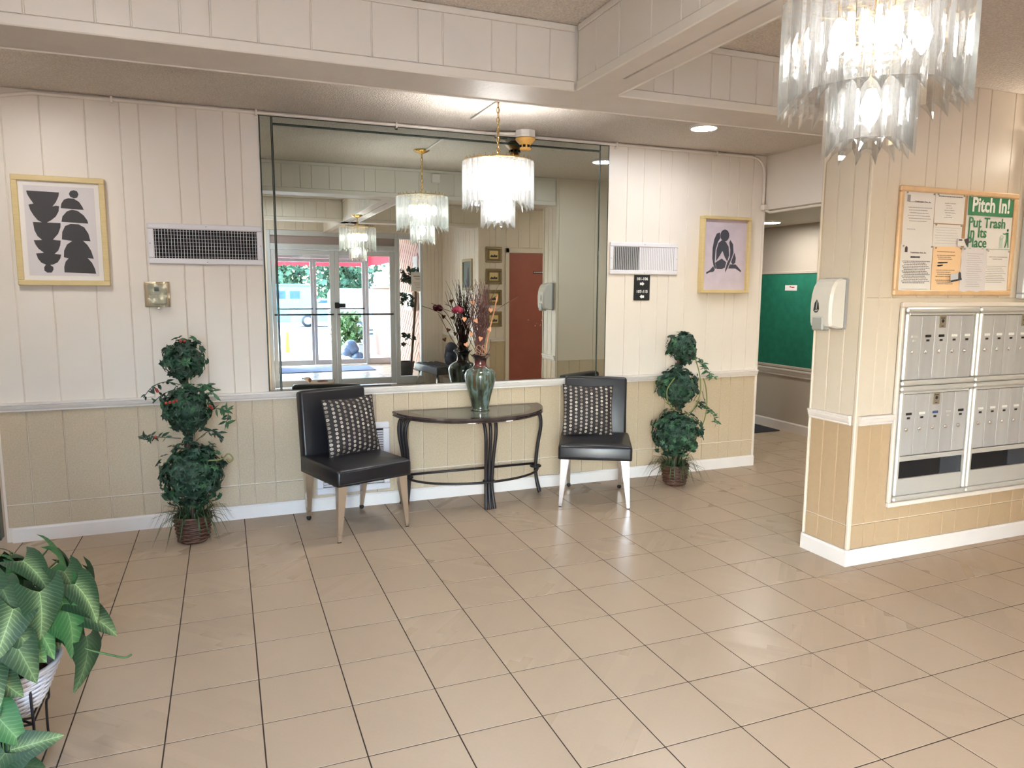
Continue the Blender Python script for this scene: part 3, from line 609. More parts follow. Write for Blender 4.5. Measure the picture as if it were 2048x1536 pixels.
def picture(name, label, x0, x1, z0, z1, fwid, dep, fm, paper, yoff=-.002, cat='picture', tilt=0):
    t_ = thing(name, label, cat, ((x0+x1)/2, yoff, z0)); W, H_ = x1-x0, z1-z0; t_.rotation_euler = (0, tilt, 0)
    F = frame((-W/2, 0, 0), (0, -1, 0))
    for a, c in (((0, 0), (W, fwid)), ((0, H_-fwid), (W, H_)), ((0, fwid), (fwid, H_-fwid)), ((W-fwid, fwid), (W, H_-fwid))):
        b = MB(); b.M = F; b.box((a[0], a[1], 0), (c[0], c[1], dep), .003); obj('frame_bar', b, fm, t_)
    b = MB(); b.M = F; b.box((fwid*.7, fwid*.7, .002), (W-fwid*.7, H_-fwid*.7, dep*.45)); obj('print_sheet', b, paper, t_)
    return t_, at(F, fwid, fwid, dep*.45), W-2*fwid, H_-2*fwid
def shapes(parent, F, W, H_, polys, mt, name='printed_shape', z=.0006):
    for pl in polys:
        b = MB(); b.M = at(F, 0, 0, z); pts = [(u*W, v*H_) for u, v in pl]; b.poly(pts); obj(name, b, mt, parent)
t_, F, W, H_ = picture('framed_print', 'pale gold framed print of stacked black bowl shapes', -.523, -.066, 1.495, 2.105, .030, .03, M['goldwood'], M['paper'], tilt=.004)
b = MB(); b.M = at(F, 0, 0, .0004); b.box((.025, .025, 0), (W-.025, H_-.025, .0003)); obj('art_ground', b, mat('pale_lilac_ground', S(214, 208, 210), .7), t_)
BOWLS = [[(0.101,0.9),(0.499,0.896),(0.489,0.857),(0.45,0.795),(0.405,0.751),(0.447,0.761),(0.488,0.757),(0.477,0.704),(0.439,0.652),(0.381,0.613),(0.316,0.584),(0.263,0.587),(0.212,0.608),(0.166,0.656),(0.132,0.706),(0.115,0.761),(0.176,0.773),(0.133,0.827),(0.107,0.867)],
[(0.153,0.588),(0.491,0.587),(0.486,0.542),(0.452,0.477),(0.384,0.417),(0.419,0.411),(0.477,0.408),(0.468,0.359),(0.438,0.305),(0.39,0.27),(0.471,0.265),(0.457,0.225),(0.419,0.183),(0.363,0.161),(0.327,0.157),(0.363,0.135),(0.362,0.108),(0.338,0.078),(0.284,0.077),(0.25,0.097),(0.249,0.132),(0.273,0.159),(0.22,0.177),(0.182,0.217),(0.162,0.271),(0.259,0.28),(0.196,0.32),(0.164,0.361),(0.146,0.404),(0.248,0.409),(0.195,0.448),(0.164,0.506)],
[(0.682,0.926),(0.722,0.918),(0.74,0.887),(0.721,0.853),(0.68,0.844),(0.635,0.856),(0.619,0.886),(0.64,0.916)],
[(0.505,0.738),(0.516,0.783),(0.551,0.825),(0.607,0.843),(0.679,0.839),(0.741,0.809),(0.78,0.758),(0.792,0.73)],
[(0.503,0.6),(0.52,0.656),(0.579,0.708),(0.644,0.728),(0.716,0.717),(0.786,0.675),(0.829,0.624),(0.839,0.591)],
[(0.493,0.421),(0.504,0.497),(0.545,0.559),(0.614,0.582),(0.715,0.581),(0.786,0.55),(0.832,0.487),(0.852,0.409),(0.758,0.412),(0.81,0.371),(0.852,0.311),(0.88,0.229),(0.8,0.235),(0.853,0.187),(0.886,0.126),(0.897,0.074),(0.497,0.082),(0.498,0.139),(0.52,0.193),(0.56,0.228),(0.502,0.238),(0.511,0.307),(0.552,0.37),(0.619,0.407)]]
shapes(t_, F, W, H_, BOWLS, M['char'], z=.0012)
t_, F, W, H_ = picture('framed_print', 'pale gold framed print of a slate crouching figure on lavender', 4.07, 4.538, 1.465, 2.068, .024, .055, M['goldwood'], M['lav'])
FIG = [[(.49+.105*math.cos(a), .78+.085*math.sin(a)) for a in [i*PI/8 for i in range(16)]],
 [(.37,.82),(.30,.80),(.25,.72),(.22,.60),(.22,.45),(.25,.36),(.29,.30),(.32,.31),(.28,.40),(.29,.58),(.34,.69),(.39,.74)],
 [(.42,.71),(.52,.69),(.59,.62),(.61,.50),(.57,.41),(.51,.47),(.45,.56),(.39,.49),(.31,.41),(.31,.57),(.35,.67)],
 [(.62,.72),(.69,.66),(.71,.54),(.65,.42),(.58,.31),(.53,.25),(.53,.29),(.57,.39),(.63,.47),(.63,.58),(.60,.68)],
 [(.73,.54),(.77,.46),(.76,.39),(.70,.37),(.66,.40),(.69,.46)], [(.29,.39),(.44,.45),(.55,.40),(.52,.32),(.45,.30),(.33,.30)],
 [(.25,.34),(.29,.29),(.26,.26),(.17,.25),(.10,.225),(.09,.25),(.17,.28)], [(.63,.37),(.77,.37),(.85,.32),(.91,.28),(.90,.26),(.77,.31),(.60,.31)]]
shapes(t_, F, W, H_, FIG, M['slate'])
# thermostat in clear cover
t_ = thing('thermostat', 'grey thermostat under a clear locking cover left of the mirror', 'thermostat', (.178, -.001, 1.446)); F = frame((0, 0, 0), (0, -1, 0))
b = MB(); b.M = F; b.box((-.07, -.076, 0), (.07, .076, .006), .003); obj('base_plate', b, mat('beige_plastic', S(206, 188, 168), .45), t_)
b = MB(); b.M = F; b.box((-.045, -.06, .006), (.05, .06, .03), .004); bd = obj('thermostat_body', b, M['greyplas'], t_)
b = MB(); b.M = F; b.box((-.014, .018, .03), (.012, .042, .031)); obj('display', b, M['lcd'], t_)
b = MB(); b.M = F; b.box((-.044, -.018, .03), (.052, -.004, .0308)); obj('label_strip', b, M['paper'], t_)
b = MB(); b.M = F
for x in (-.038, -.022, -.002, .02): b.box((x, -.008, .0309), (x+.012, -.006, .0312))
b.box((-.03, -.014, .0309), (.04, -.0125, .0312)); obj('printed_lines', b, M['ink'], t_)['kind'] = 'stuff'
b = MB(); b.M = F
for a, c in (((-.068, -.074, .006), (-.062, .074, .045)), ((.062, -.074, .006), (.068, .074, .045)), ((-.062, .068, .006), (.062, .074, .045)), ((-.062, -.074, .006), (.062, -.068, .045)), ((-.068, -.074, .045), (.068, .074, .048))): b.box(a, c)
obj('clear_cover', b, M['clear'], t_)
b = MB(); b.M = F @ Matrix.Translation((.005, -.082, .02)); b.lathe([(.01, 0), (.01, .018), (.006, .022), (0, .022)], 14); obj('key_lock', b, M['chrome'], t_)
# room number sign
t_ = thing('room_number_sign', 'black sign with white room numbers and arrows under the right vent', 'sign', (3.557, -.001, 1.503)); F = frame((0, 0, 0), (0, -1, 0))
b = MB(); b.M = F; b.box((-.071, -.097, 0), (.071, .097, .006), .002); obj('sign_plate', b, M['blacksign'], t_)
text('101-106', t_, at(F, 0, .067, .0065), .031, M['whiteink'], bold=.0008); text('107-115', t_, at(F, 0, -.03, .0065), .031, M['whiteink'], bold=.0008)
for sgn, z in ((1, .03), (-1, -.068)):
    b = MB(); b.M = at(F, 0, z, .0065); pl = [(-.02, -.009), (.002, -.009), (.002, -.016), (.02, 0), (.002, .016), (.002, .009), (-.02, .009)]; pl = [(sgn*x, y) for x, y in pl]; b.poly(pl if sgn > 0 else pl[::-1]); obj('arrow', b, M['whiteink'], t_)
# hand sanitiser dispenser on the end of the mail wall
t_ = thing('soap_dispenser', 'white wall dispenser on the end face of the mail wall', 'dispenser', (XP, -1.855, 1.285)); F = frame((0, 0, 0), (-1, 0, 0))   # local x = -y world
def disp_body(b, w0, w1, prof):
    k = len(prof); cxs = [(w0, .0), (w0+.012, 1), (w1-.012, 1), (w1, .0)]
    V = []
    for x, ins in cxs:
        for z, d in prof:
            zz, dd = (z, d) if ins else (.135+(z-.135)*.95, max(d-.012, .012) if d > .02 else d)
            V.append((x, zz, dd))
    F_ = []
    for i in range(3):
        for q in range(k): F_.append((i*k+q, (i+1)*k+q, (i+1)*k+(q+1) % k, i*k+(q+1) % k))
    F_ += [list(range(k)), [3*k+q for q in range(k)][::-1]]
    b.add(V, F_)
prof = [(.262, .014), (.266, .04), (.262, .06), (.248, .08), (.22, .098), (.18, .109), (.13, .114), (.07, .113), (.03, .11), (.012, .104), (.0, .05), (.0, .014)]
b = MB(); b.M = F; disp_body(b, -.075, .075, prof); obj('cover', b, mat('white_plastic', S(226, 222, 214), .2), t_)
b = MB(); b.M = F; disp_body(b, -.08, .08, [(.268, 0), (.27, .014), (.262, .018), (.01, .018), (-.006, .014), (-.006, 0)]); obj('back_plate', b, mat('grey_back_plate', S(160, 160, 162), .4), t_)
b = MB(); b.M = F; b.box((-.05, -.012, .06), (.03, .065, .118), .008); obj('push_lever', b, M['greyplas'], t_)
b = MB(); b.M = at(F, -.022, .115, .1146) @ Matrix.Rotation(-.02, 4, 'X'); b.poly([(-.02, -.02), (-.008, -.032), (.01, -.03), (.02, -.012), (.014, .02), (0, .04), (-.014, .02)]); obj('logo', b, M['blacksign'], t_)
b = MB(); b.M = at(F, -.022, .115, .1150) @ Matrix.Rotation(-.02, 4, 'X'); b.poly([(-.004, -.01), (.004, -.012), (.006, .024), (.001, .034)]); b.poly([(-.012, -.024), (.008, -.024), (.014, -.014), (-.008, -.016)]); obj('logo_mark', b, M['greyplas'], t_)

# ---------------------------------------------------------------- notice board on the mail wall
bx0, bx1, bz0, bz1 = 3.825, 4.735, 1.462, 2.03
nb = thing('cork_board', 'oak framed cork board of notices above the mailboxes', 'board', (bx0, MY0-.001, bz0)); F = frame((0, 0, 0), (0, -1, 0)); W, H_ = bx1-bx0, bz1-bz0
for a, c in (((0, 0), (W, .03)), ((0, H_-.03), (W, H_)), ((0, .03), (.03, H_-.03)), ((W-.03, .03), (W, H_-.03))):
    b = MB(); b.M = F; b.box((a[0], a[1], 0), (c[0], c[1], .02), .006); obj('frame_bar', b, M['oak'], nb)
b = MB(); b.M = F; b.box((.02, .02, 0), (W-.02, H_-.02, .008)); obj('cork_sheet', b, M['cork'], nb)
def sheet(label, x, z, w_, h_, mt, rows, ink, lift=.010, curl=.006, name='notice_sheet', head=None, wrinkle=0):
    t_ = thing(name, label, 'notice', (bx0+x, MY0-.001, bz0+z)); b = MB(); b.M = F; n = 6
    V = [(w_*i/n, h_*j/n, lift+curl*((1-j/n)**3)*abs(math.sin(i*1.1+x*20))*.8+wrinkle*math.sin(i*2.1+j*3.3)*.5) for j in range(n+1) for i in range(n+1)]
    Q = [(j*(n+1)+i, j*(n+1)+i+1, (j+1)*(n+1)+i+1, (j+1)*(n+1)+i) for j in range(n) for i in range(n)]
    b.add(V, Q, True); obj('sheet', b, mt, t_)
    if rows:
        b = MB(); b.M = F; rr = random.Random(int(x*1000+z*77))
        for (rz, ra, rb, th) in rows:
            xx = ra
            while xx < rb-.01:
                l = rr.uniform(.02, .07); e = min(xx+l, rb); z_ = lift+curl*.8*(1-rz)**3+.0007+wrinkle*.45
                b.add([(xx*w_, rz*h_, z_), (e*w_, rz*h_, z_), (e*w_, rz*h_+th, z_), (xx*w_, rz*h_+th, z_)], [(0, 1, 2, 3)]); xx = e+.012
        obj('printed_lines', b, ink, t_)['kind'] = 'stuff'
    b = MB(); b.M = F
    for px, pz in ((.06, .965), (.94, .965)): b.sphere((px*w_, pz*h_, lift+.006), .005, 8, 5)
    obj('push_pins', b, M['greyplas'], t_)['kind'] = 'stuff'
    return t_
def lines(z0, z1, n, a=.1, b_=.9, th=.0022): return [(z0+(z1-z0)*k/max(1, n-1), a+(.03*(k % 3) if a else 0), b_-(.05*((k*7) % 4)), th) for k in range(n)]
s1 = sheet('white letterhead notice at top left of the cork board', .035, .262, .222, .28, M['paper'], lines(.70, .45, 6, .14, .92)+[(.30, .14, .4, .002), (.8, .14, .6, .002)], M['ink'])
b = MB(); b.M = F; b.box((.02, .225, .0106), (.042, .26, .0112)); obj('printed_emblem', b, M['greyink'], s1); text('Condominium Assn., Inc.', s1, at(F, .135, .228, .0112), .0115, M['ink'])
s2 = sheet('white notice with centred heading at top middle of the cork board', .26, .385, .225, .155, M['paper'], [(.9, .1, .92, .004)]+lines(.68, .2, 7, .32, .7, .002), M['ink'], curl=.003)
s3 = sheet('faint ruled sheet below the centred white notice', .262, .262, .218, .118, M['paper'], lines(.85, .15, 7, .06, .95, .0012), M['greyink'], curl=.002)
ps = sheet('green and white Pitch In trash poster at top right', .505, .245, .372, .30, M['paper'], None, None, curl=.002, name='poster')
ps['category'] = 'poster'; zf = .0135
b = MB(); b.M = at(F, 0, .192, zf); b.box((.006, 0, 0), (.366, .104, .0006)); obj('green_band', b, M['green_ink'], ps)
text('Pitch In!', ps, at(F, .186, .246, zf+.0010), .108, M['whiteink'], bold=.0028, sx=.86)
for k, ln in enumerate(('Put Trash', 'In Its', 'Place')): text(ln, ps, at(F, .016, .152-.054*k, zf+.0004), .078, M['green_ink'], 'LEFT', bold=.0010, sx=.98)
b = MB(); b.M = at(F, .31, .022, zf+.0004); b.lathe([(.008, 0), (0, .0002)], 12, (.028, .098, 0)); b.poly([(.018, .084), (.036, .086), (.04, .045), (.046, .002), (.04, 0), (.031, .04), (.018, .0), (.011, .003), (.022, .046)]); b.poly([(.02, .084), (.022, .076), (.0, .072), (-.012, .078), (-.011, .082), (0, .079)]); obj('tidy_figure', b, M['green_ink'], ps)
b = MB(); b.M = at(F, .278, .022, zf+.0004); b.poly([(0, .056), (.004, 0), (.024, 0), (.028, .056)]); b.tube(arc((.014, .056, 0), .013, 0, 2*PI, 14), .0014, 4); obj('printed_bin', b, mat('pale_green_print', S(190, 214, 196), .7), ps)
b = MB(); b.M = at(F, 0, .012, zf); b.box((.006, 0, 0), (.366, .002, .0004)); obj('border_line', b, M['green_ink'], ps)
s4 = sheet('white REMINDER notice in bold capitals at bottom left', .03, .022, .236, .245, M['paper'], lines(.64, .18, 14, .08, .95, .0034)+[(.05, .08, .9, .0012)], M['ink'], lift=.0125)
text('REMINDER!!', s4, at(F, .11, .180, .0142), .013, M['ink'], bold=.0004); b = MB(); b.M = at(F, .03, .205, .0138); b.poly([(0, 0), (.02, 0), (.02, .022), (.015, .03), (.005, .03), (0, .022)]); obj('printed_emblem', b, M['ink'], s4)
text('Condominium Assn., Inc.', s4, at(F, .13, .204, .0140), .0115, M['ink'])
s5 = sheet('peach notice with two blacked-out lines at bottom centre', .27, .018, .218, .245, M['peach'], [(.88, .14, .75, .003)]+lines(.80, .72, 3, .14, .78, .003)+lines(.48, .34, 4, .14, .8, .003)+lines(.26, .18, 3, .14, .85, .003), M['ink'], lift=.0125)
b = MB(); b.M = at(F, .035, .15, .0145); b.poly([(0, .008), (.01, .004), (.08, .007), (.078, .013), (.01, .012)]); b.poly([(0, -.008), (.012, -.012), (.045, -.006), (.044, -.001), (.008, -.004)]); obj('marker_strike', b, M['blacksign'], s5)
s6 = sheet('crumpled white notice in a clear plastic sleeve at bottom', .486, .022, .205, .24, M['plastic'], lines(.86, .12, 16, .18, .82, .0016), M['greyink'], lift=.0155, wrinkle=.006)
s7 = sheet('white typed notice with bold heading at bottom right', .682, .024, .195, .232, M['paper'], [(.82, .15, .92, .003), (.77, .3, .7, .003)]+lines(.6, .22, 10, .04, .9, .0018), M['ink'], lift=.011)
bc = thing('business_card', 'small photo business card tucked over the peach notice', 'card', (bx0+.40, MY0-.03, bz0+.072), 0); b = MB(); b.M = F @ Matrix.Rotation(.16, 4, 'Z'); b.box((0, 0, 0), (.085, .042, .001)); obj('card_sheet', b, mat('pale_blue_card', S(206, 208, 214), .4), bc)
b = MB(); b.M = F @ Matrix.Rotation(.16, 4, 'Z') @ Matrix.Translation((0, 0, .0012)); b.box((0, 0, 0), (.085, .01, .0003)); b.poly([(.058, .008), (.082, .008), (.08, .04), (.07, .048), (.06, .04)]); obj('printed_photo', b, M['ink'], bc)
gc = thing('business_card', 'dark clip holding a card at the middle of the cork board', 'clip', (bx0+.435, MY0-.026, bz0+.268)); b = MB(); b.M = F; b.box((0, 0, 0), (.06, .04, .001)); obj('card_sheet', b, M['paper'], gc)
b = MB(); b.M = at(F, 0, 0, .0012); b.poly([(.045, .035), (.082, .045), (.086, .02), (.07, 0), (.06, .012)]); b.box((.006, .028, 0), (.032, .036, .0004)); obj('printed_mark', b, M['ink'], gc)
dc = thing('display_case', 'dark glazed display case at the right edge beside the cork board', 'display case', (4.80, MY0-.001, 1.445))
b = MB(); b.M = F
for a, c in (((0, 0), (.6, .03)), ((0, .87), (.6, .9)), ((0, .03), (.03, .87)), ((.57, .03), (.6, .87))): b.box((a[0], a[1], 0), (c[0], c[1], .045), .006)
obj('case_frame', b, M['dooralu'], dc); b = MB(); b.M = F; b.box((.02, .02, 0), (.58, .88, .01)); obj('back_panel', b, M['blacksign'], dc); b = MB(); b.M = F; b.box((.03, .03, .036), (.57, .87, .04)); obj('glass_pane', b, M['glass'], dc)

# ---------------------------------------------------------------- mailboxes
surround = thing('mailbox_surround', 'cream wooden trim framing the bank of mailboxes', 'trim', (3.918, MY0-.001, .33)); F = frame((0, 0, 0), (0, -1, 0))
b = MB(); b.M = F; b.box((-.022, -.03, 0), (2.0, -.004, .02), .004); b.box((-.022, 1.07, 0), (2.0, 1.096, .02), .004); b.box((-.022, -.004, 0), (-.002, 1.07, .02), .004); obj('trim_strip', b, M['cream'], surround)
def mailbox(label, x0, z0, x1, z1, nd, slot, special, tags, gap=None):
    t_ = thing('mailbox_unit', label, 'mailbox', (x0, MY0-.001, z0), group=None); W, H_ = x1-x0, z1-z0; f = .03
    for a, c in (((0, 0), (W, f)), ((0, H_-f), (W, H_)), ((0, f), (f, H_-f)), ((W-f, f), (W, H_-f))):
        b = MB(); b.M = F; b.box((a[0]+.001, a[1]+.001, 0), (c[0]-.001, c[1]-.001, .03), .008); obj('frame_bar', b, M['alu2'], t_)
    b = MB(); b.M = F; b.box((f+.001, H_-f-.014, .004), (W-f-.001, H_-f, .020), .003); obj('top_strip', b, M['alu2'], t_)
    zb = f
    if slot:
        b = MB(); b.M = F; b.box((f, f, .002), (W-f, f+.095, .016), .003); obj('lower_panel', b, M['alu2'], t_)
        b = MB(); b.M = F; b.box((f, f+.095, -.004), (W-f, f+.195, -.001)); obj('slot_shade', b, M['dark'], t_)  # flat near-black sheet, shade of the slot's depth put into its colour
        b = MB(); b.M = F; b.box((f+.345, f+.096, -.001), (W-f, f+.195, .003)); b.box((f+.02, f+.14, -.001), (f+.03, f+.155, .001)); obj('slot_liner', b, M['lcd'], t_)['kind'] = 'stuff'
        b = MB(); b.M = F; b.box((f, f+.195, .002), (W-f, f+.222, .022), .004); obj('slot_rail', b, M['alu2'], t_); zb = f+.224
    b = MB(); b.M = F; b.box((f, zb, -.003), (W-f, H_-f, .001)); obj('cavity', b, M['dark'], t_)
    zt = H_-f-.016; dw = (W-2*f)/nd
    for k in range(nd):
        xa = f+k*dw; g2 = .005 if gap == k else .0014; ht = zt-zb
        dr_m = MB(); dr_m.M = F; dr_m.box((xa+.0014, zb+.002, .002), (xa+dw-g2, zt-.001, .014), .0007); d_ = obj('mailbox_door', dr_m, M['alu'], t_)
        zc = zb+ht*.68; xc = xa+dw*.52
        tg = tags[k % len(tags)]
        b = MB(); b.M = F; b.box((xc-.022, zc-.006, .014), (xc+.022, zc+.008, .0165), .001); obj('name_slot', b, {'w': M['whiteink'], 'k': M['blacksign'], 's': M['alu2'], 'b': mat('blue_label', S(70, 96, 140), .5)}[tg], d_)
        b = MB(); b.M = F; b.box((xc-.011, zc-.028, .014), (xc+.011, zc-.017, .0155)); obj('number_plate', b, M['blacksign'] if tg != 's' else M['alu2'], d_)
        b = MB(); b.M = F @ Matrix.Translation((xc-.015, zc-.085, .013)); b.lathe([(.0105, 0), (.0105, .006), (.008, .009), (0, .009)], 14); b.box((-.0015, -.006, .008), (.0015, .006, .0105)); obj('lock', b, M['chrome'], d_)
        if k == special:
            b = MB(); b.M = F; b.box((xc-.026, zc+.045, .014), (xc+.026, zc+.115, .0165), .001); obj('key_plate', b, mat('dull_steel', S(150, 140, 122), .4, .4), d_)
            b = MB(); b.M = F @ Matrix.Translation((xc, zc+.082, .0165)); b.lathe([(.01, 0), (.009, .002), (0, .002)], 12); b.box((-.016, .014, 0), (.016, .018, .0004)); b.box((-.008, -.03, 0), (.008, -.026, .0004)); obj('key_lock', b, M['blacksign'], d_)
    return t_
mailbox('upper left aluminium mailbox unit with five doors', 3.922, .975, 4.49, 1.40, 5, False, 2, 'skkww')
mailbox('upper right aluminium mailbox unit, cut by the frame, with a dark door gap', 4.492, .975, 5.06, 1.40, 5, False, 3, 'wwwww', gap=1)
mailbox('lower left mailbox unit with blue labels and a short open slot', 3.922, .33, 4.49, .973, 5, True, 2, 'kwbsk')
mailbox('lower right mailbox unit over a long dark slot, cut by the frame', 4.492, .33, 5.06, .973, 5, True, 4, 'wwwws')

# ---------------------------------------------------------------- chairs, cushions, console table
def soft_box(b, W, D, H_, c, crown=0, nx=8, ny=8, rake=0):
    # rounded upholstered block centred on x, y in +-D/2, z 0..H_, with a crowned top
    prof = [(0, .0), (.0, c), (.0, H_-c), (c*.3, H_-c*.3), (c, H_)]
    ring = []
    def rr(ins):
        pts = []; w_, d_ = W/2-ins, D/2-ins; q = max(c-ins*.3, .004)
        for (sx, sy, a0) in ((1, 1, 0), (-1, 1, PI/2), (-1, -1, PI), (1, -1, 1.5*PI)):
            for k in range(4):
                a = a0+k*PI/6; pts.append(((w_-q)*sx+q*math.cos(a), (d_-q)*sy+q*math.sin(a)))
        return pts
    V = []; n = 16
    for ins, z in prof: V += [(x, y+rake*z, z) for x, y in rr(ins)]
    F_ = []
    for i in range(len(prof)-1):
        for q in range(n): F_.append((i*n+q, i*n+(q+1) % n, (i+1)*n+(q+1) % n, (i+1)*n+q))
    F_.append(list(range(n))[::-1]); k0 = (len(prof)-1)*n; o = len(V)
    # crown rings
    last = k0
    for s_, zz in ((.7, .6), (.35, .9)):
        base_i = len(V); V += [(x*s_, (y-0)*s_+rake*H_*(1-s_)*0+0, H_+crown*zz) for x, y in rr(c)]
        for q in range(n): F_.append((last+q, last+(q+1) % n, base_i+(q+1) % n, base_i+q))
        last = base_i
    F_.append([last+q for q in range(n)]); b.add(V, F_, True)
def chair(label, loc, rz):
    t_ = thing('side_chair', label, 'chair', loc, rz)
    b = MB(); b.M = Matrix.Translation((0, -.03, .342)); soft_box(b, .50, .52, .098, .02, .012); obj('seat', b, M['black'], t_)
    b = MB(); b.M = Matrix.Translation((0, -.289, .345)); b.tube([(-.235, 0, .008), (-.235, 0, .08), (.235, 0, .08), (.235, 0, .008), (-.235, 0, .008)], .003, 5); obj('seam_piping', b, M['black'], t_)
    b = MB(); b.M = Matrix.Translation((0, .235, .33)) @ Matrix.Rotation(-math.radians(5), 4, 'X') @ Matrix.Translation((0, 0, 0)) ; soft_box(b, .455, .075, .515, .018, .004); obj('backrest', b, M['black'], t_)
    for sx in (-1, 1):
        for fy, y in ((1, -.262), (0, .232)):
            xt, xb = sx*.232, sx*(.243 if fy else .20); yb = y-.0 if fy else .262; wt, wb = .058, .02
            b = MB(); V = []
            for (x_, yy, w_, z) in ((xb, yb, wb, 0.004 if fy else .03), (xt, y, wt, .345)):
                ix = -sx*w_; iy = w_*(.75 if fy else -.75)
                V += [(x_, yy, z), (x_+ix, yy, z), (x_+ix, yy+iy, z), (x_, yy+iy, z)]
            b.add(V, [(0, 1, 5, 4), (1, 2, 6, 5), (2, 3, 7, 6), (3, 0, 4, 7), (0, 3, 2, 1), (4, 5, 6, 7)]); lg = obj('leg', b, M['chrome'], t_)
            b = MB()
            if fy: b.box((xb-sx*.02, yb, 0), (xb, yb+.015, .006))
            else: b.sphere((xb-sx*.01, yb-.007, .017), .016, 10, 6)
            obj('foot_glide' if fy else 'caster', b, M['rubber'], lg)
    return t_
def pillow(label, loc, rot, s=.37):
    t_ = thing('cushion', label, 'cushion', loc); t_.rotation_euler = rot
    n = 14; V = []; F_ = []
    for side in (1, -1):
        for j in range(n+1):
            for i in range(n+1):
                u, v = 2*i/n-1, 2*j/n-1; th = ((1-u**2)*(1-v**2))**.42*.055; pin = 1-.06*(1-u*u)*(v*v)-0; pin2 = 1-.06*(1-v*v)*(u*u)
                V.append((u*s/2*pin2, side*th, v*s/2*pin))
    m_ = (n+1)**2
    for sd_ in (0, 1):
        for j in range(n):
            for i in range(n):
                q = (sd_*m_+j*(n+1)+i, sd_*m_+j*(n+1)+i+1, sd_*m_+(j+1)*(n+1)+i+1, sd_*m_+(j+1)*(n+1)+i); F_.append(q if sd_ else q[::-1])
    b = MB(); b.add(V, F_, True); obj('cushion_cover', b, M['dots'], t_)
    e = [(-1, -1), (1, -1), (1, 1), (-1, 1)]; P = []
    for k in range(4):
        for q in range(8):
            a = q/8; u = e[k][0]*(1-a)+e[(k+1) % 4][0]*a; v = e[k][1]*(1-a)+e[(k+1) % 4][1]*a
            P.append((u*s/2*(1-.06*(1-v*v)*(u*u)), 0, v*s/2*(1-.06*(1-u*u)*(v*v))))
    b = MB(); b.tube(P, .0035, 5, closed=True); obj('piping', b, mat('dark_piping', S(30, 25, 27), .7), t_)
    return t_
aL, aR = math.radians(18.5), math.radians(-28)
chair('black leather side chair with chrome legs left of the console table', (1.258, -.372, 0), aL)
chair('black leather side chair with chrome legs right of the console table', (2.968, -.385, 0), aR)
def along(base_, a, x, y, z): return (base_[0]+x*math.cos(a)-y*math.sin(a), base_[1]+x*math.sin(a)+y*math.cos(a), z)
pillow('black dotted square cushion leaning on the left chair', along((1.258, -.372), aL, .035, .075, .622), (math.radians(-14), 0, aL+.05), .365)
pillow('black dotted square cushion leaning on the right chair', along((2.968, -.385), aR, -.055, .08, .622), (math.radians(-14), math.radians(2), aR+.18), .365)

tb = thing('console_table', 'half-round dark marble console table on black iron legs', 'table', (2.13, -.03, 0)); HT = .655; HX, HY = .545, .50
def half(sx, sy, n=32): return [(sx*math.cos(PI+PI*k/n), sy*math.sin(PI+PI*k/n)) for k in range(n+1)]
b = MB(); P = half(HX, HY); Pi = half(HX-.10, HY-.10); Pi = [(x, y-.045) if i else (x, y-.045) for i, (x, y) in enumerate(Pi)]; Pi = [(x*.985, min(y, -.05)) for x, y in Pi]; k = len(P)
prof = [(.0, -.030), (.006, -.024), (.0, -.012), (.004, 0.0)]
V = []
for ins, z in prof: V += [(x*(1-ins/HX), y*(1-ins/HY), HT+z) for x, y in P]
F_ = []
for i in range(len(prof)-1): F_ += [(i*k+q, i*k+(q+1) % k, (i+1)*k+(q+1) % k, (i+1)*k+q) for q in range(k)]
F_.append(list(range(k))[::-1]); t0 = (len(prof)-1)*k; i0 = len(V); V += [(x, y, HT) for x, y in Pi]
F_ += [(t0+q, t0+(q+1) % k, i0+(q+1) % k, i0+q) for q in range(k)]
b.add(V, F_); obj('marble_rim', b, M['marble'], tb)
b = MB(); b.M = Matrix.Translation((0, 0, HT-.004)); b.poly(Pi, .0035); obj('glass_inset', b, M['tglass'], tb)
def cluster(cx_, cy_, ang, rods):
    for r_ in rods:
        P = []
        for (out, side, z) in ((.105, r_*.044, HT-.068), (.085, r_*.044, HT-.048), (.03, r_*.043, HT-.040), (-.012, r_*.040, HT-.066), (-.024, r_*.034, HT-.15), (-.002, r_*.026, .36), (.012, r_*.021, .2), (.006, r_*.023, .12), (-.012, r_*.029, .035), (-.02, r_*.031, .012)):
            d = Vector((math.cos(ang), math.sin(ang))); n_ = Vector((-math.sin(ang), math.cos(ang))); p = Vector((cx_, cy_))-d*out*1.0+n_*side; P.append((p.x, p.y, z))
        b = MB(); b.tube(smooth_path(P, 4), .0122, 8); obj('leg', b, M['iron'], tb)
LEG = (((-.475, -.08), PI+.45), ((.03, -.375), -PI/2), ((.505, -.09), -.42))
for (c_, a_) in LEG: cluster(c_[0], c_[1], a_, (-1, 0, 1))
for (c_, a_) in LEG:
    b = MB(); b.tube(arc((c_[0]-.012*math.cos(a_), c_[1]-.012*math.sin(a_), .2), .036, 0, 2*PI*15/16, 15), .007, 6, closed=True); obj('collar', b, M['iron'], tb)
b = MB(); b.tube([(-.475, -.04, .208), (.51, -.04, .208)], .0085, 8); obj('stretcher', b, M['iron'], tb)
b = MB(); b.tube([(.02+.49*math.cos(PI+PI*q/20), -.045-.33*math.sin(PI*q/20), .195) for q in range(21)], .0085, 8); obj('stretcher', b, M['iron'], tb)

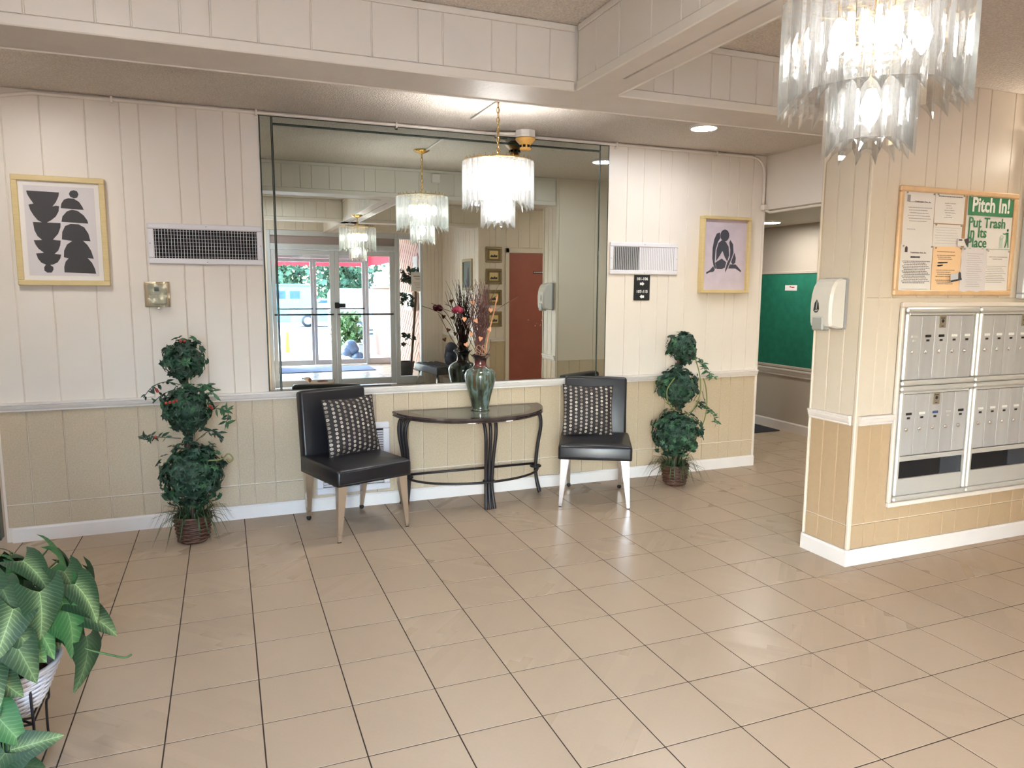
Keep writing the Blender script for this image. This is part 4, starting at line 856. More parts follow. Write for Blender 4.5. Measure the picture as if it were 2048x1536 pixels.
vx, vy = 2.165, -.20
vs = thing('floor_vase', 'tall glazed green and brown ceramic vase on the console table', 'vase', (vx, vy, HT)); vs.name = 'ceramic_vase'
b = MB(); b.lathe([(.0, 0), (.062, 0), (.066, .006), (.060, .012), (.058, .02), (.066, .06), (.082, .12), (.098, .18), (.107, .225), (.108, .25), (.098, .275), (.075, .292), (.052, .302), (.044, .315), (.042, .335), (.045, .355), (.055, .372), (.068, .383), (.070, .386), (.062, .383), (.040, .36), (.036, .32), (.05, .29)], 36, wave=lambda i, a: .005*math.sin(5*a) if 15 <= i <= 19 else 0); obj('vase_body', b, M['vase'], vs)
tw = thing('dried_twigs', 'bundle of dark red dried twigs with heart pods standing in the vase', 'dried flowers', (vx, vy, HT+.36))
tws = []
for k in range(5):
    L_ = .40+.035*k; rr_ = random.Random(k); P = [(rr_.uniform(-.008, .008)*i, rr_.uniform(-.008, .008)*i, -.08+(L_+.08)*i/6) for i in range(7)]; b = MB(); b.tube(P, [.0032, .003, .0028, .0026, .0022, .0018, .0008], 5); tws.append(b.mesh('twig', M['twig']))
for k in range(64):
    a = R.uniform(0, 2*PI); lean = R.uniform(.0, .22); rb = R.uniform(0, .026); o_ = link('twig', tws[k % 5], tw, loc=(rb*math.cos(a), rb*math.sin(a), 0)); o_.rotation_euler = (-lean*math.sin(a), lean*math.cos(a)-.06, R.uniform(0, 6))
b = MB(); b.tube(smooth_path([(.02, -.02, -.03), (.05, -.02, .15), (.085, -.03, .30), (.115, -.03, .43)]), [.005]*19, 6); obj('pale_stick', b, M['twig2'], tw)
for P in ([(0, 0, 0), (-.08, -.02, .2), (-.17, -.03, .30), (-.30, -.03, .35)], [(0, 0, 0), (.05, 0, .22), (.12, -.01, .33), (.27, -.02, .42)], [(0, 0, 0), (-.09, 0, .24), (-.16, 0, .33), (-.24, .02, .37)], [(0, 0, 0), (-.07, -.03, .1), (-.13, -.05, .22), (-.165, -.06, .29)], [(.02, 0, .0), (.05, -.02, .04), (.07, -.02, .09), (.068, -.02, .13)]):
    b = MB(); b.tube(smooth_path(P, 5), .002, 5); obj('long_twig', b, M['twig'], tw)
b = MB()
for k in range(5): b.sphere((.018*math.cos(k*1.3), .018*math.sin(k*1.3), .01*(k % 2)), .024-.001*k, 10, 6, (1, 1, .9))
b.M = Matrix.Identity(4); ro = obj('rose_head', b, M['rose'], tw, loc=(-.175, -.05, .33))
def heart(): return [(0, -.02), (.018, .006), (.014, .016), (.006, .016), (0, .009), (-.006, .016), (-.014, .016), (-.018, .006)]
hb = MB(); hb.M = frame((0, 0, 0), (.1, -1, .1)); hb.poly([(x*.9, y*.9) for x, y in heart()], .005); hm = hb.mesh('heart_pod', M['twig2'])
for p in ((-.055, -.07, .26), (-.03, -.09, .14), (.035, -.09, .20), (.05, -.07, .33), (-.09, -.07, .17), (-.12, -.06, .10), (-.07, -.05, .38), (-.13, -.05, .27)): link('heart_pod', hm, tw, loc=p, rot=(0, R.uniform(-.5, .5), 0))
b = MB()
for k in range(9):
    ax = Euler((R.uniform(0, 3), R.uniform(0, 3), R.uniform(0, 3))).to_matrix().to_4x4(); b.M = Matrix.Translation((.0, -.01, .055)) @ ax; b.tube(arc((0, 0, 0), .042, 0, 2*PI*17/18, 17), .0022, 5, closed=True)
obj('vine_ball', b, mat('pale_vine', S(170, 130, 104), .7), tw)

# ---------------------------------------------------------------- topiaries
def ivy_leaf(b, p, n, s, rnd):
    n = n.normalized(); t1 = n.orthogonal().normalized(); t1 = Matrix.Rotation(rnd.uniform(0, 6.3), 3, n) @ t1; t2 = n.cross(t1)
    pts = [(0, -.5, 0), (.28, -.35, .05), (.55, -.3, .0), (.34, 0, .1), (.5, .28, 0), (.2, .22, .06), (0, .62, -.08), (-.2, .22, .06), (-.5, .28, 0), (-.34, 0, .1), (-.55, -.3, 0), (-.28, -.35, .05)]
    V = [p]+[p+(t1*x+t2*y+n*(z-.16*(x*x+y*y)))*s for x, y, z in pts]
    b.add(V, [(0, i, i % 12+1) for i in range(1, 13)])
def spray(P, nl, s, rnd, parent, mt):
    pts = smooth_path(P, 5); b = MB(); b.tube(pts, .0022, 5)
    nl = int(nl*1.7)
    for k in range(nl):
        q = pts[int((.3+.7*k/nl)*(len(pts)-1))]; d = Vector((rnd.uniform(-1, 1), rnd.uniform(-1, 1), rnd.uniform(-.9, .5))).normalized(); w_ = d.orthogonal().normalized(); n_ = d.cross(w_); l = s*rnd.uniform(.7, 1.2)
        V = [q, q+d*l*.35+w_*l*.17+n_*l*.04, q+d*l*.7+w_*l*.12, q+d*l-n_*l*.1, q+d*l*.7-w_*l*.12, q+d*l*.35-w_*l*.17+n_*l*.04, q+d*l*.5-n_*l*.02]
        b.add(V, [(0, 1, 6), (1, 2, 6), (2, 3, 6), (3, 4, 6), (4, 5, 6), (5, 0, 6)])
    return obj('leaf_spray', b, mt, parent)
def wicker(b, prof, rows, n=36, amp=.0035, r=.0052):
    z0, z1 = prof[0][1], prof[-1][1]
    def rad(z):
        for (ra, za), (rb, zb_) in zip(prof, prof[1:]):
            if za <= z <= zb_: return ra+(rb-ra)*(z-za)/(zb_-za)
        return prof[-1][0]
    for k in range(rows):
        z = z0+(z1-z0)*(k+.5)/rows; P = []
        for q in range(n*2):
            a = 2*PI*q/(n*2); rr_ = rad(z)+amp*(1 if (q+k*2) % 4 < 2 else -1); P.append((rr_*math.cos(a), rr_*math.sin(a), z))
        b.tube(P, r, 5, closed=True)
def topiary(label, loc, balls, sprays, seed, berries, grassy, vines):
    rnd = random.Random(seed); t_ = thing('topiary', label, 'artificial plant', loc)
    b = MB(); b.lathe([(.0, .002), (.074, .002), (.098, .155), (.088, .155), (.08, .13), (0, .13)], 28, cap=False); pot = obj('wicker_pot', b, M['wicker'], t_)
    b = MB(); wicker(b, [(.079, .010), (.101, .150)], 12, 12, .0055, .0062); b.tube(arc((0, 0, .156), .099, 0, 2*PI*39/40, 39), .008, 6, closed=True); obj('weave', b, M['wicker'], pot)
    b = MB(); b.tube(smooth_path([(0, 0, .1), (.006, .004, .5), (-.004, 0, .9), (0, 0, balls[-1][2])], 5), .011, 8); b.tube(smooth_path([(.01, .01, .1), (-.014, .0, .45), (.012, .006, .8), (0, 0, balls[-1][2])], 5), .007, 7); obj('trunk', b, M['bark'], t_)
    for bi, (x, y, z, rx, rz_) in enumerate(balls):
        b = MB(); nlf = int(330*(rx/.13)**1.6)
        for k in range(nlf):
            d = Vector((rnd.gauss(0, 1), rnd.gauss(0, 1), rnd.gauss(0, 1))).normalized(); q = rnd.uniform(.78, 1.06) if rnd.random() < .8 else rnd.uniform(1.0, 1.2); p = Vector((x+d.x*rx*q, y+d.y*rx*q, z+d.z*rz_*q)); n_ = (d+Vector((rnd.uniform(-.6, .6), rnd.uniform(-.6, .6), rnd.uniform(-.3, .7)))).normalized()
            b.cur = 1 if rnd.random() < .22 else 0; ivy_leaf(b, p, n_, rnd.uniform(.034, .056), rnd)
        if bi < len(balls)-1:
            nx = balls[bi+1]
            for k in range(20):
                tt = rnd.uniform(.35, .75); a = rnd.uniform(0, 2*PI); rr_ = rnd.uniform(.01, .04); p = Vector((x+(nx[0]-x)*tt+rr_*math.cos(a), y+rr_*math.sin(a), z+(nx[2]-z)*tt)); ivy_leaf(b, p, Vector((math.cos(a), math.sin(a), rnd.uniform(-.5, .8))), rnd.uniform(.03, .05), rnd)
        b.cur = 0; b.sphere((x, y, z), rx*.74, 14, 9, (1, 1, rz_/rx)); f_ = obj('foliage_ball', b, [M['ivy'], M['ivy2']], t_); f_['kind'] = 'stuff'
    for P, nl, s in sprays: spray(P, nl, s, rnd, t_, M['ivy'] if rnd.random() < .6 else M['ivy2'])
    if vines:
        for P in vines: b = MB(); b.tube(smooth_path(P, 7), .0042, 6); obj('vine', b, mat('pale_green_vine', S(120, 132, 78), .6), t_)
    if berries:
        bm_ = MB(); bm_.sphere((0, 0, 0), .0085, 8, 6); me = bm_.mesh('berry', M['berry'])
        for p in berries: link('berry', me, t_, loc=p)
    b = MB()
    for k in range(110 if grassy else 60):
        a = rnd.uniform(0, 2*PI); l = rnd.uniform(.12, .24); el = rnd.uniform(.3, 1.3); d = Vector((math.cos(a), math.sin(a), 0)); w_ = Vector((-math.sin(a), math.cos(a), 0))*.0042; p0 = Vector((d.x*.05, d.y*.05, .14)); pts = [p0+d*l*t*math.cos(el)*1.2+Vector((0, 0, l*math.sin(el)*t*1.3-l*1.1*t*t*t)) for t in (0, .35, .7, 1)]
        V = []
        for i, p in enumerate(pts): ww = w_*(1-.9*(i/3)**2); V += [p-ww, p+ww]
        b.add(V, [(0, 1, 3, 2), (2, 3, 5, 4), (4, 5, 7, 6)])
    obj('grass_tuft', b, M['grass'], t_)['kind'] = 'stuff'
    b = MB(); b.lathe([(0, .135), (.085, .135)], 20, cap=False); obj('moss', b, M['ivy'], t_)
    return t_
TL = (.322, -.34, 0)
topiary('three-ball ivy topiary with red berries in a wicker pot at left', TL,
    [(.01, 0, .405, .165, .175), (-.0, 0, .79, .125, .125), (0, 0, 1.08, .105, .11)],
    [([(-.02, 0, .93), (-.10, -.02, .955), (-.17, -.02, .93), (-.22, -.02, .87)], 9, .05), ([(.02, 0, .9), (.09, -.03, .93), (.13, -.03, .91), (.15, -.04, .87)], 12, .06), ([(.05, 0, .8), (.16, -.03, .79), (.22, -.03, .76), (.20, -.03, .68)], 16, .055),
     ([(-.04, 0, .62), (-.14, -.03, .64), (-.20, -.03, .65), (-.23, -.03, .63)], 14, .05), ([(.04, 0, .6), (.11, -.05, .66), (.16, -.05, .65), (.17, -.05, .60)], 10, .05), ([(-.02, 0, .92), (-.09, -.03, .90), (-.13, -.05, .88), (-.17, -.05, .84)], 6, .05)],
    3, [(-.01, -.07, 1.19), (.01, -.07, 1.187), (-.10, -.10, .845), (-.08, -.11, .85), (-.06, -.115, .853), (-.045, -.118, .858), (.125, -.09, .815), (.135, -.085, .80), (-.15, -.03, .915), (-.145, -.03, .905), (-.17, -.04, .645)], True, [[(.1, -.1, .5), (.17, -.1, .5), (.21, -.1, .53), (.235, -.1, .50), (.215, -.1, .48), (.2, -.1, .50)]])
TR = (3.72, -.29, 0)
topiary('three-ball ivy topiary with trailing vines in a wicker pot at right', TR,
    [(.0, 0, .40, .172, .165), (-.0, 0, .76, .145, .13), (.03, 0, 1.055, .105, .11)],
    [([(.05, 0, .95), (.14, -.02, .98), (.2, -.02, .93), (.26, -.02, .86), (.32, -.02, .82)], 26, .05), ([(.2, -.03, .72), (.24, -.03, .62), (.3, -.03, .55), (.36, -.03, .45)], 16, .05), ([(.08, 0, .5), (.14, -.04, .6), (.17, -.04, .64), (.2, -.04, .6)], 12, .05), ([(0, 0, .92), (-.05, -.05, .93), (-.10, -.05, .93)], 5, .045), ([(.12, 0, .38), (.18, -.03, .40), (.21, -.03, .41)], 8, .05)],
    11, None, True, [[(.06, -.08, .32), (.14, -.08, .40), (.21, -.06, .50), (.235, -.05, .62), (.22, -.05, .75), (.2, -.04, .82)], [(.09, -.08, .98), (.12, -.10, .86), (.11, -.13, .72), (.05, -.13, .60), (-.02, -.12, .56)], [(-.10, -.10, .84), (-.16, -.10, .76), (-.15, -.10, .66), (-.09, -.11, .60), (-.04, -.11, .59)]])

# ---------------------------------------------------------------- arrowhead plant on its wire stand (foreground left)
SX, SY = -.135, -2.36
st = thing('plant_stand', 'black bent-wire plant stand at lower left, holding the white basket', 'plant stand', (SX, SY, 0))
for k in range(4):
    a = PI/4+k*PI/2; c_, s_ = math.cos(a), math.sin(a); b = MB()
    b.tube(smooth_path([(.135*c_, .135*s_, .36), (.137*c_, .137*s_, .27), (.14*c_, .14*s_, .17), (.13*c_, .13*s_, .15), (.128*c_, .128*s_, .06), (.13*c_, .13*s_, .012), (.12*c_, .12*s_, .006)], 4), .0042, 6); obj('leg', b, M['iron'], st)
b = MB()
for z, r in ((.185, .137), (.205, .135), (.012, .13)): b.tube([(r*math.cos(PI/4+k*PI/2), r*math.sin(PI/4+k*PI/2), z+.0) for k in range(4)], .0038, 6, closed=True)
b.tube([(-.095, -.095, .185), (.095, .095, .185)], .0036, 6); b.tube([(.095, -.095, .185), (-.095, .095, .185)], .0036, 6); obj('wire_shelf', b, M['iron'], st)
bk = thing('wicker_basket', 'white woven basket on the wire stand, hidden under leaves', 'basket', (SX, SY, .191))
b = MB(); wicker(b, [(.092, .004), (.118, .05), (.158, .15)], 17, 18, .0035, .0042); obj('weave', b, M['wwicker'], bk)
b = MB()
for k in range(36):
    a = 2*PI*k/36; b.tube([(.092*math.cos(a), .092*math.sin(a), .002), (.118*math.cos(a), .118*math.sin(a), .05), (.158*math.cos(a), .158*math.sin(a), .152)], .002, 4)
b.lathe([(0, .002), (.092, .002)], 24, cap=False); b.lathe([(.088, .004), (.152, .145)], 24, cap=False); obj('stakes', b, M['wwicker'], bk)
b = MB(); b.tube(arc((0, 0, .153), .16, 0, 2*PI*35/36, 35), .007, 6, closed=True); obj('rim', b, M['wwicker'], bk)
def arrow_leaf(L_, bend, fold, mt):
    b = MB(); nu, nvv = 3, 8; V = []
    for j in range(nvv+1):
        t = j/nvv
        for i in range(-nu, nu+1):
            u = i/nu; wv = .60*L_*((1-t)**.78)*(1-.32*(1-t)**5); x = u*wv; y = t*L_-.34*L_*(abs(u)**1.4)*((1-t)**1.6)
            V.append((x, y, fold*abs(x)-bend*y*y/L_-.12*L_*abs(u)**3*(1-t)*.6))
    n = 2*nu+1; b.add(V, [(j*n+i, j*n+i+1, (j+1)*n+i+1, (j+1)*n+i) for j in range(nvv) for i in range(2*nu)], True)
    return b.mesh('leaf', mt)
AL = [arrow_leaf(.15, .45, .25, M['leafA']), arrow_leaf(.13, .7, .1, M['leafA']), arrow_leaf(.115, .3, .35, M['leafB']), arrow_leaf(.14, .9, .2, M['leafB'])]
pl = thing('arrowhead_plant', 'variegated arrowhead plant spilling over the white basket', 'plant', (SX, SY, .30)); stems = MB()
def put_leaf(k, p, tip, nrm, sc_=1.0):
    y = Vector(tip).normalized(); z = Vector(nrm); x = y.cross(z).normalized(); z = x.cross(y); mm = Matrix((x, y, z)).transposed().to_4x4() @ Matrix.Diagonal((sc_, sc_, sc_, 1)); mm.translation = Vector(p); link('leaf', AL[k], pl, mtx=mm)
    q = Vector(p); stems.tube(smooth_path([(q.x*.15, q.y*.15, -.03), (q.x*.5, q.y*.5, max(q.z, .0)*.6+.04), (q.x-.004, q.y, q.z)], 4), .0028, 5)
rl = random.Random(5)
for k in range(120):
    el = math.asin(rl.uniform(-.35, 1)); az = rl.uniform(0, 2*PI)
    rad = rl.uniform(.12, .25); d = Vector((math.cos(az)*math.cos(el), math.sin(az)*math.cos(el), math.sin(el)))
    p = Vector((d.x*rad*1.05, d.y*rad*1.05, .19+d.z*rad*1.0)); out = Vector((d.x, d.y, 0))
    tip = (out*.8+Vector((rl.uniform(-.6, .6), rl.uniform(-.6, .6), -.55-.4*rl.random()))); nr = (d+Vector((.15, -.6, .55))).normalized()
    put_leaf(rl.choice((0, 0, 1, 2, 3)), p, tip, nr, rl.uniform(.72, 1.08))
for p, tip, k, s_ in (((.03, -.17, -.03), (.5, -.3, -.6), 2, 1.0), ((-.02, -.18, -.02), (-.4, -.3, -.8), 2, 1.1), ((-.07, -.2, -.06), (.7, -.2, -.6), 3, 1.0), ((.06, -.19, -.13), (.9, -.2, .2), 0, .8), ((.05, -.20, -.13), (-.6, -.2, -.7), 0, 1.0), ((.03, -.2, -.15), (.8, -.1, -.3), 1, .9), ((-.12, -.22, -.17), (-.5, -.2, -.6), 0, 1.0), ((-.1, -.2, -.16), (.6, -.1, -.8), 2, .9), ((-.16, -.2, -.25), (.5, -.2, -.5), 0, .8)):
    put_leaf(k, p, tip, (.2, -.9, .5), s_)
stems.tube(smooth_path([(.18, -.05, .12), (.24, -.06, .08), (.31, -.06, .045), (.345, -.06, .03), (.365, -.06, .037)], 5), .003, 6)
stems.tube(smooth_path([(-.06, -.2, -.1), (-.05, -.21, -.18), (-.03, -.21, -.2), (-.01, -.21, -.19)], 5), .002, 5)
obj('stems', stems, M['stem'], pl)
b = MB(); b.lathe([(0, -.005), (.13, -.012)], 20, cap=False); obj('soil', b, M['bark'], pl)

# ---------------------------------------------------------------- behind the camera: what the mirror shows
# entrance wall and double glass doors
b = MB(); b.box((XL-.1, DOORY-.12, 0), (-.5, DOORY, CEIL)); b.box((.85, DOORY-.12, 0), (1.15, DOORY, CEIL)); b.box((-.5, DOORY-.12, 2.3), (.85, DOORY, CEIL)); b.box((-.5, DOORY-.12, 0), (.85, DOORY, .12)); b.box((1.15, DOORY-.12, 2.335), (3.47, DOORY, CEIL)); b.box((3.47, DOORY-.12, 0), (3.95, DOORY-.007, CEIL)); wf = struct('wall_front', b, M['cream'])
FF = frame((0, DOORY-.007, 0), (0, 1, 0)); clad(wf, FF, [-3.78]+[-3.78+.06*k for k in range(1, 5)]+[-3.475], .0, BEAM, M['cream'])
clad(wf, frame((0, DOORY, 0), (0, 1, 0)), edges(-3.75, .6, 2), 2.345, CEIL, M['fascia'])
dr = struct('door_1', MB().box((1.15, DOORY-.09, .0), (1.2, DOORY-.01, 2.335), .004).box((3.03, DOORY-.09, 0), (3.075, DOORY-.01, 2.335), .004).box((1.2, DOORY-.09, 2.255), (3.03, DOORY-.01, 2.335), .006).box((1.2, DOORY-.09, 2.06), (3.03, DOORY-.01, 2.14), .006), M['dooralu'])
dr['label'] = 'grey aluminium double glass entrance doors, seen in the mirror'
b = MB(); b.box((1.2, DOORY-.06, 2.14), (3.03, DOORY-.05, 2.255)); obj('transom_panel', b, mat('pinkish_panel', S(176, 160, 160), .4), dr)
for x0, x1 in ((1.205, 2.115), (2.12, 3.025)):
    b = MB(); y0, y1 = DOORY-.075, DOORY-.03
    for a, c in (((x0, .012), (x0+.06, 2.055)), ((x1-.075, .012), (x1, 2.055)), ((x0+.06, 1.98), (x1-.075, 2.055)), ((x0+.06, .012), (x1-.075, .11))): b.box((a[0], y0, a[1]), (c[0], y1, c[1]), .005)
    lf = obj('door_leaf', b, M['dooralu'], dr); b = MB(); b.box((x0+.055, DOORY-.055, .1), (x1-.07, DOORY-.05, 1.99)); obj('glass_pane', b, M['glass'], lf)
    b = MB(); b.tube([(x0+.03, DOORY-.035, 1.1), (x0+.03, DOORY+.03, 1.1), (x1-.04, DOORY+.03, 1.1), (x1-.04, DOORY-.035, 1.1)], .012, 8); obj('push_bar', b, M['iron'], lf)
b = MB(); b.box((2.10, DOORY-.03, 1.19), (2.16, DOORY+.02, 1.28), .005); b.box((2.16, DOORY-.028, 1.2), (2.26, DOORY-.0, 1.265), .004); obj('lock_box', b, M['iron'], dr)
sl = struct('window_1', MB().box((3.075, DOORY-.09, 0), (3.47, DOORY-.01, .115), .004).box((3.43, DOORY-.09, .115), (3.47, DOORY-.01, 2.335), .004).box((3.075, DOORY-.1, 2.25), (3.47, DOORY+.0, 2.335), .004).box((3.075, DOORY-.09, .115), (3.1, DOORY-.01, 2.25), .004), M['dooralu'])
b = MB(); b.box((3.1, DOORY-.055, .11), (3.44, DOORY-.05, 2.26)); obj('glass_pane', b, M['glass'], sl)
w3 = struct('added_window', MB().box((-.5, DOORY-.09, .12), (-.45, DOORY-.01, 2.3), .004).box((.8, DOORY-.09, .12), (.85, DOORY-.01, 2.3), .004).box((-.45, DOORY-.09, .12), (.8, DOORY-.01, .17), .004).box((-.45, DOORY-.09, 2.25), (.8, DOORY-.01, 2.3), .004), M['dooralu'])  # added window, unseen, brings extra daylight onto the back wall
b = MB(); b.box((-.46, DOORY-.055, .16), (.81, DOORY-.05, 2.26)); obj('glass_pane', b, M['glass'], w3)
# side wall and red-door wall
b = MB(); b.box((3.79, DOORY-.1, 0), (3.93, REDY, CEIL)); ws = struct('wall_side', b, M['cream']); FS = frame((3.79, 0, 0), (-1, 0, 0)); clad(ws, FS, edges(-REDY+.01, -DOORY, 1), RZ1, BEAM, M['cream']); clad(ws, FS, edges(-REDY+.01, -DOORY, 1), .088, RZ0, M['tan'])
rail('trim_8', FS, -REDY, -DOORY-.01, RZ0, RZ1, .028); base('baseboard_side', FS, -REDY, -DOORY)
b = MB(); b.box((3.77, REDY-.12, 0), (XR, REDY-.007, CEIL)); wr = struct('wall_rear', b, M['cream']); FR = frame((0, REDY-.007, 0), (0, 1, 0))
clad(wr, FR, edges(-XR, -4.88, 0), RZ1, CEIL, M['cream']); clad(wr, FR, [-4.88, -4.66, -4.52, -4.35, -4.17], 2.06, CEIL, M['cream']); clad(wr, FR, [-4.17, -4.02, -3.93, -3.77], RZ1, CEIL, M['cream']); clad(wr, FR, [-4.17, -4.02, -3.93, -3.77], .088, RZ0, M['tan']); clad(wr, FR, edges(-XR, -4.88, 0), .088, RZ0, M['tan'])
FR0 = frame((0, REDY, 0), (0, 1, 0)); rail('trim_9', FR0, -4.15, -3.77); base('baseboard_rear', FR0, -4.15, -3.77)
d2 = struct('door_2', MB().box((4.16, REDY, 0), (4.215, REDY+.02, 2.05), .005).box((4.835, REDY, 0), (4.89, REDY+.02, 2.05), .005).box((4.16, REDY, 1.985), (4.89, REDY+.02, 2.05), .005), M['cream']); d2['label'] = 'brick red door with a small brown name plate, seen in the mirror'
b = MB(); b.box((4.217, REDY-.004, .006), (4.833, REDY+.008, 1.984), .003); lf = obj('door_leaf', b, M['reddoor'], d2)
b = MB(); b.M = at(FR0, -4.66, 1.725, .009); b.box((-.085, -.018, 0), (.085, .018, .003)); sp_ = obj('name_plate', b, M['signbrown'], d2); text('METER ROOM', sp_, at(FR0, -4.66, 1.725, .0125), .024, M['whiteink'], bold=.0005)
b = MB(); rr_ = random.Random(2)
for k in range(9): b.M = at(FR0, -4.72+rr_.uniform(-.12, .22), 1.0+rr_.uniform(-.06, .07), .0083); b.lathe([(.006*rr_.uniform(.5, 1.4), 0), (0, .0005)], 7)
obj('paint_chips', b, M['whiteink'], lf)
b = MB(); b.lathe([(.0, .07), (.024, .068), (.028, .055), (.02, .035), (.012, .02), (.026, .004), (.026, 0)], 16); o_ = obj('door_knob', b, M['brass'], lf); o_.matrix_basis = at(FR0, -4.79, .98, .008)
for k, z in enumerate((1.955, 1.66, 1.375, 1.08)):
    nm = ('topmost', 'second from the top', 'third from the top', 'lowest')[k]
    t_ = thing('framed_engraving', f'small bronze framed engraving left of the red door, {nm} of four', 'picture', (3.99, REDY, z-.105), group=None)
    Fp = frame((0, 0, 0), (0, 1, 0)); w2, h2 = .118, .105
    for a, c in (((-w2, 0), (w2, .03)), ((-w2, 2*h2-.03), (w2, 2*h2)), ((-w2, .03), (-w2+.03, 2*h2-.03)), ((w2-.03, .03), (w2, 2*h2-.03))):
        b = MB(); b.M = Fp; b.box((a[0], a[1], 0), (c[0], c[1], .018), .005); obj('frame_bar', b, M['oldframe'], t_)
    b = MB(); b.M = Fp; b.box((-w2+.02, .02, 0), (w2-.02, 2*h2-.02, .008)); obj('mount', b, mat('olive_mount', S(132, 116, 84), .7), t_)
    b = MB(); b.M = Fp; b.box((-.062, .052, .008), (.062, .158, .0095)); obj('print_sheet', b, M['sepia'], t_)
    b = MB(); b.M = at(Fp, 0, .06, .0098); b.poly([(-.05, .01), (.05, .008), (.05, .028), (.03, .045), (.012, .03), (-.008, .05), (-.028, .034), (-.05, .042)]); obj('printed_scene', b, M['ink'], t_)
t_ = thing('framed_picture', 'gilt framed dim landscape on the side wall above the bench', 'picture', (3.79, -5.01, 1.47)); Fp = frame((0, 0, 0), (-1, 0, 0))
for a, c in (((-.22, 0), (.22, .04)), ((-.22, .4), (.22, .44)), ((-.22, .04), (-.18, .4)), ((.18, .04), (.22, .4))):
    b = MB(); b.M = Fp; b.box((a[0], a[1], 0), (c[0], c[1], .025), .006); obj('frame_bar', b, M['oldframe'], t_)
b = MB(); b.M = Fp; b.box((-.19, .03, 0), (.19, .41, .012)); obj('canvas', b, M['brick'], t_); b = MB(); b.M = at(Fp, 0, 0, .0125); b.poly([(-.1, .06), (.02, .06), (-.02, .3), (-.06, .34)]); obj('painted_tree', b, M['ink'], t_)
# bench with bag
bn = thing('tufted_bench', 'black tufted bench with chrome hairpin legs, seen in the mirror', 'bench', (3.53, -5.72, 0), math.radians(-6))
b = MB(); b.M = Matrix.Translation((0, 0, .24)); soft_box(b, .40, .92, .10, .015, 0)
for i in range(4):
    for j in range(9): b.sphere((-.14+.093*i, -.40+.1*j, .345-.24+.24-.24), .028, 8, 4, (1.6, 1.7, .35))
obj('seat', b, M['black'], bn)
for sx in (-1, 1):
    for sy in (-1, 1):
        b = MB(); b.tube([(sx*.15, sy*.38, .24), (sx*.19, sy*.42, .004)], .009, 8); b.tube([(sx*.15, sy*.34, .24), (sx*.19, sy*.42, .004)], .006, 8); obj('leg', b, M['chrome'], bn)
bg_ = thing('backpack', 'dark navy quilted bag standing on the bench end', 'bag', (3.66, -5.42, .36)); b = MB()
b.sphere((0, 0, .13), .13, 14, 9, (.85, .9, 1.05)); b.sphere((-.02, .05, .27), .09, 12, 8, (1, .9, .9)); b.sphere((-.05, .08, .09), .08, 10, 7); obj('bag_body', b, M['navy'], bg_)
b = MB(); b.tube(smooth_path([(-.05, .02, .33), (-.1, .06, .25), (-.12, .08, .14), (-.08, .08, .04)], 5), .01, 6); obj('strap', b, M['navy'], bg_)
# animal shaped doorstop
dg = thing('dog_figure', 'tan and chestnut dog-shaped doorstop on the floor by the glass doors', 'figurine', (1.85, -6.12, 0), 0)
def skin(name, pts, edges_, rad, mt, parent, sub=1):
    me = bpy.data.meshes.new(name); me.from_pydata(pts, edges_, []); o_ = bpy.data.objects.new(name, me); col.objects.link(o_); o_.parent = parent; me.materials.append(mt)
    md = o_.modifiers.new('skin', 'SKIN'); md.use_smooth_shade = True
    for i, r in enumerate(rad): me.skin_vertices[0].data[i].radius = (r, r)
    me.skin_vertices[0].data[0].use_root = True; s2 = o_.modifiers.new('sub', 'SUBSURF'); s2.levels = sub; s2.render_levels = sub; return o_
skin('dog_body', [(0, 0, .07), (-.09, 0, .075), (-.15, 0, .09), (-.18, 0, .135), (-.20, 0, .165), (-.265, 0, .16), (.10, 0, .08), (.155, 0, .06), (.175, 0, .10), (.19, 0, .145), (-.12, -.035, .035), (-.15, -.05, .018), (.14, -.04, .035), (.11, -.06, .018), (-.12, .035, .035), (-.15, .05, .018), (.14, .04, .035), (.11, .06, .018)],
     [(0, 1), (1, 2), (2, 3), (3, 4), (4, 5), (0, 6), (6, 7), (7, 8), (8, 9), (1, 10), (10, 11), (6, 12), (12, 13), (1, 14), (14, 15), (6, 16), (16, 17)],
     [.055, .055, .042, .034, .036, .014, .056, .045, .018, .012, .026, .017, .03, .017, .026, .017, .03, .017], M['toydog'], dg, 2)
b = MB(); b.sphere((.0, 0, .105), .05, 12, 7, (2.0, .95, .55)); obj('saddle_patch', b, M['toydark'], dg)
for s_ in (-1, 1):
    b = MB(); b.sphere((-.175, s_*.034, .14), .03, 10, 6, (.7, .35, 1.2)); obj('ear', b, M['toydark'], dg)
b = MB(); b.sphere((-.272, 0, .163), .011, 8, 6); obj('nose', b, M['rubber'], dg)
b = MB(); b.box((-.55, -.35, 0), (.55, .35, .012), .004); tag(obj('door_mat', b, M['mat'], loc=(2.35, -5.83, 0)), 'dark mat inside the lobby glass doors, seen in the mirror', 'mat')
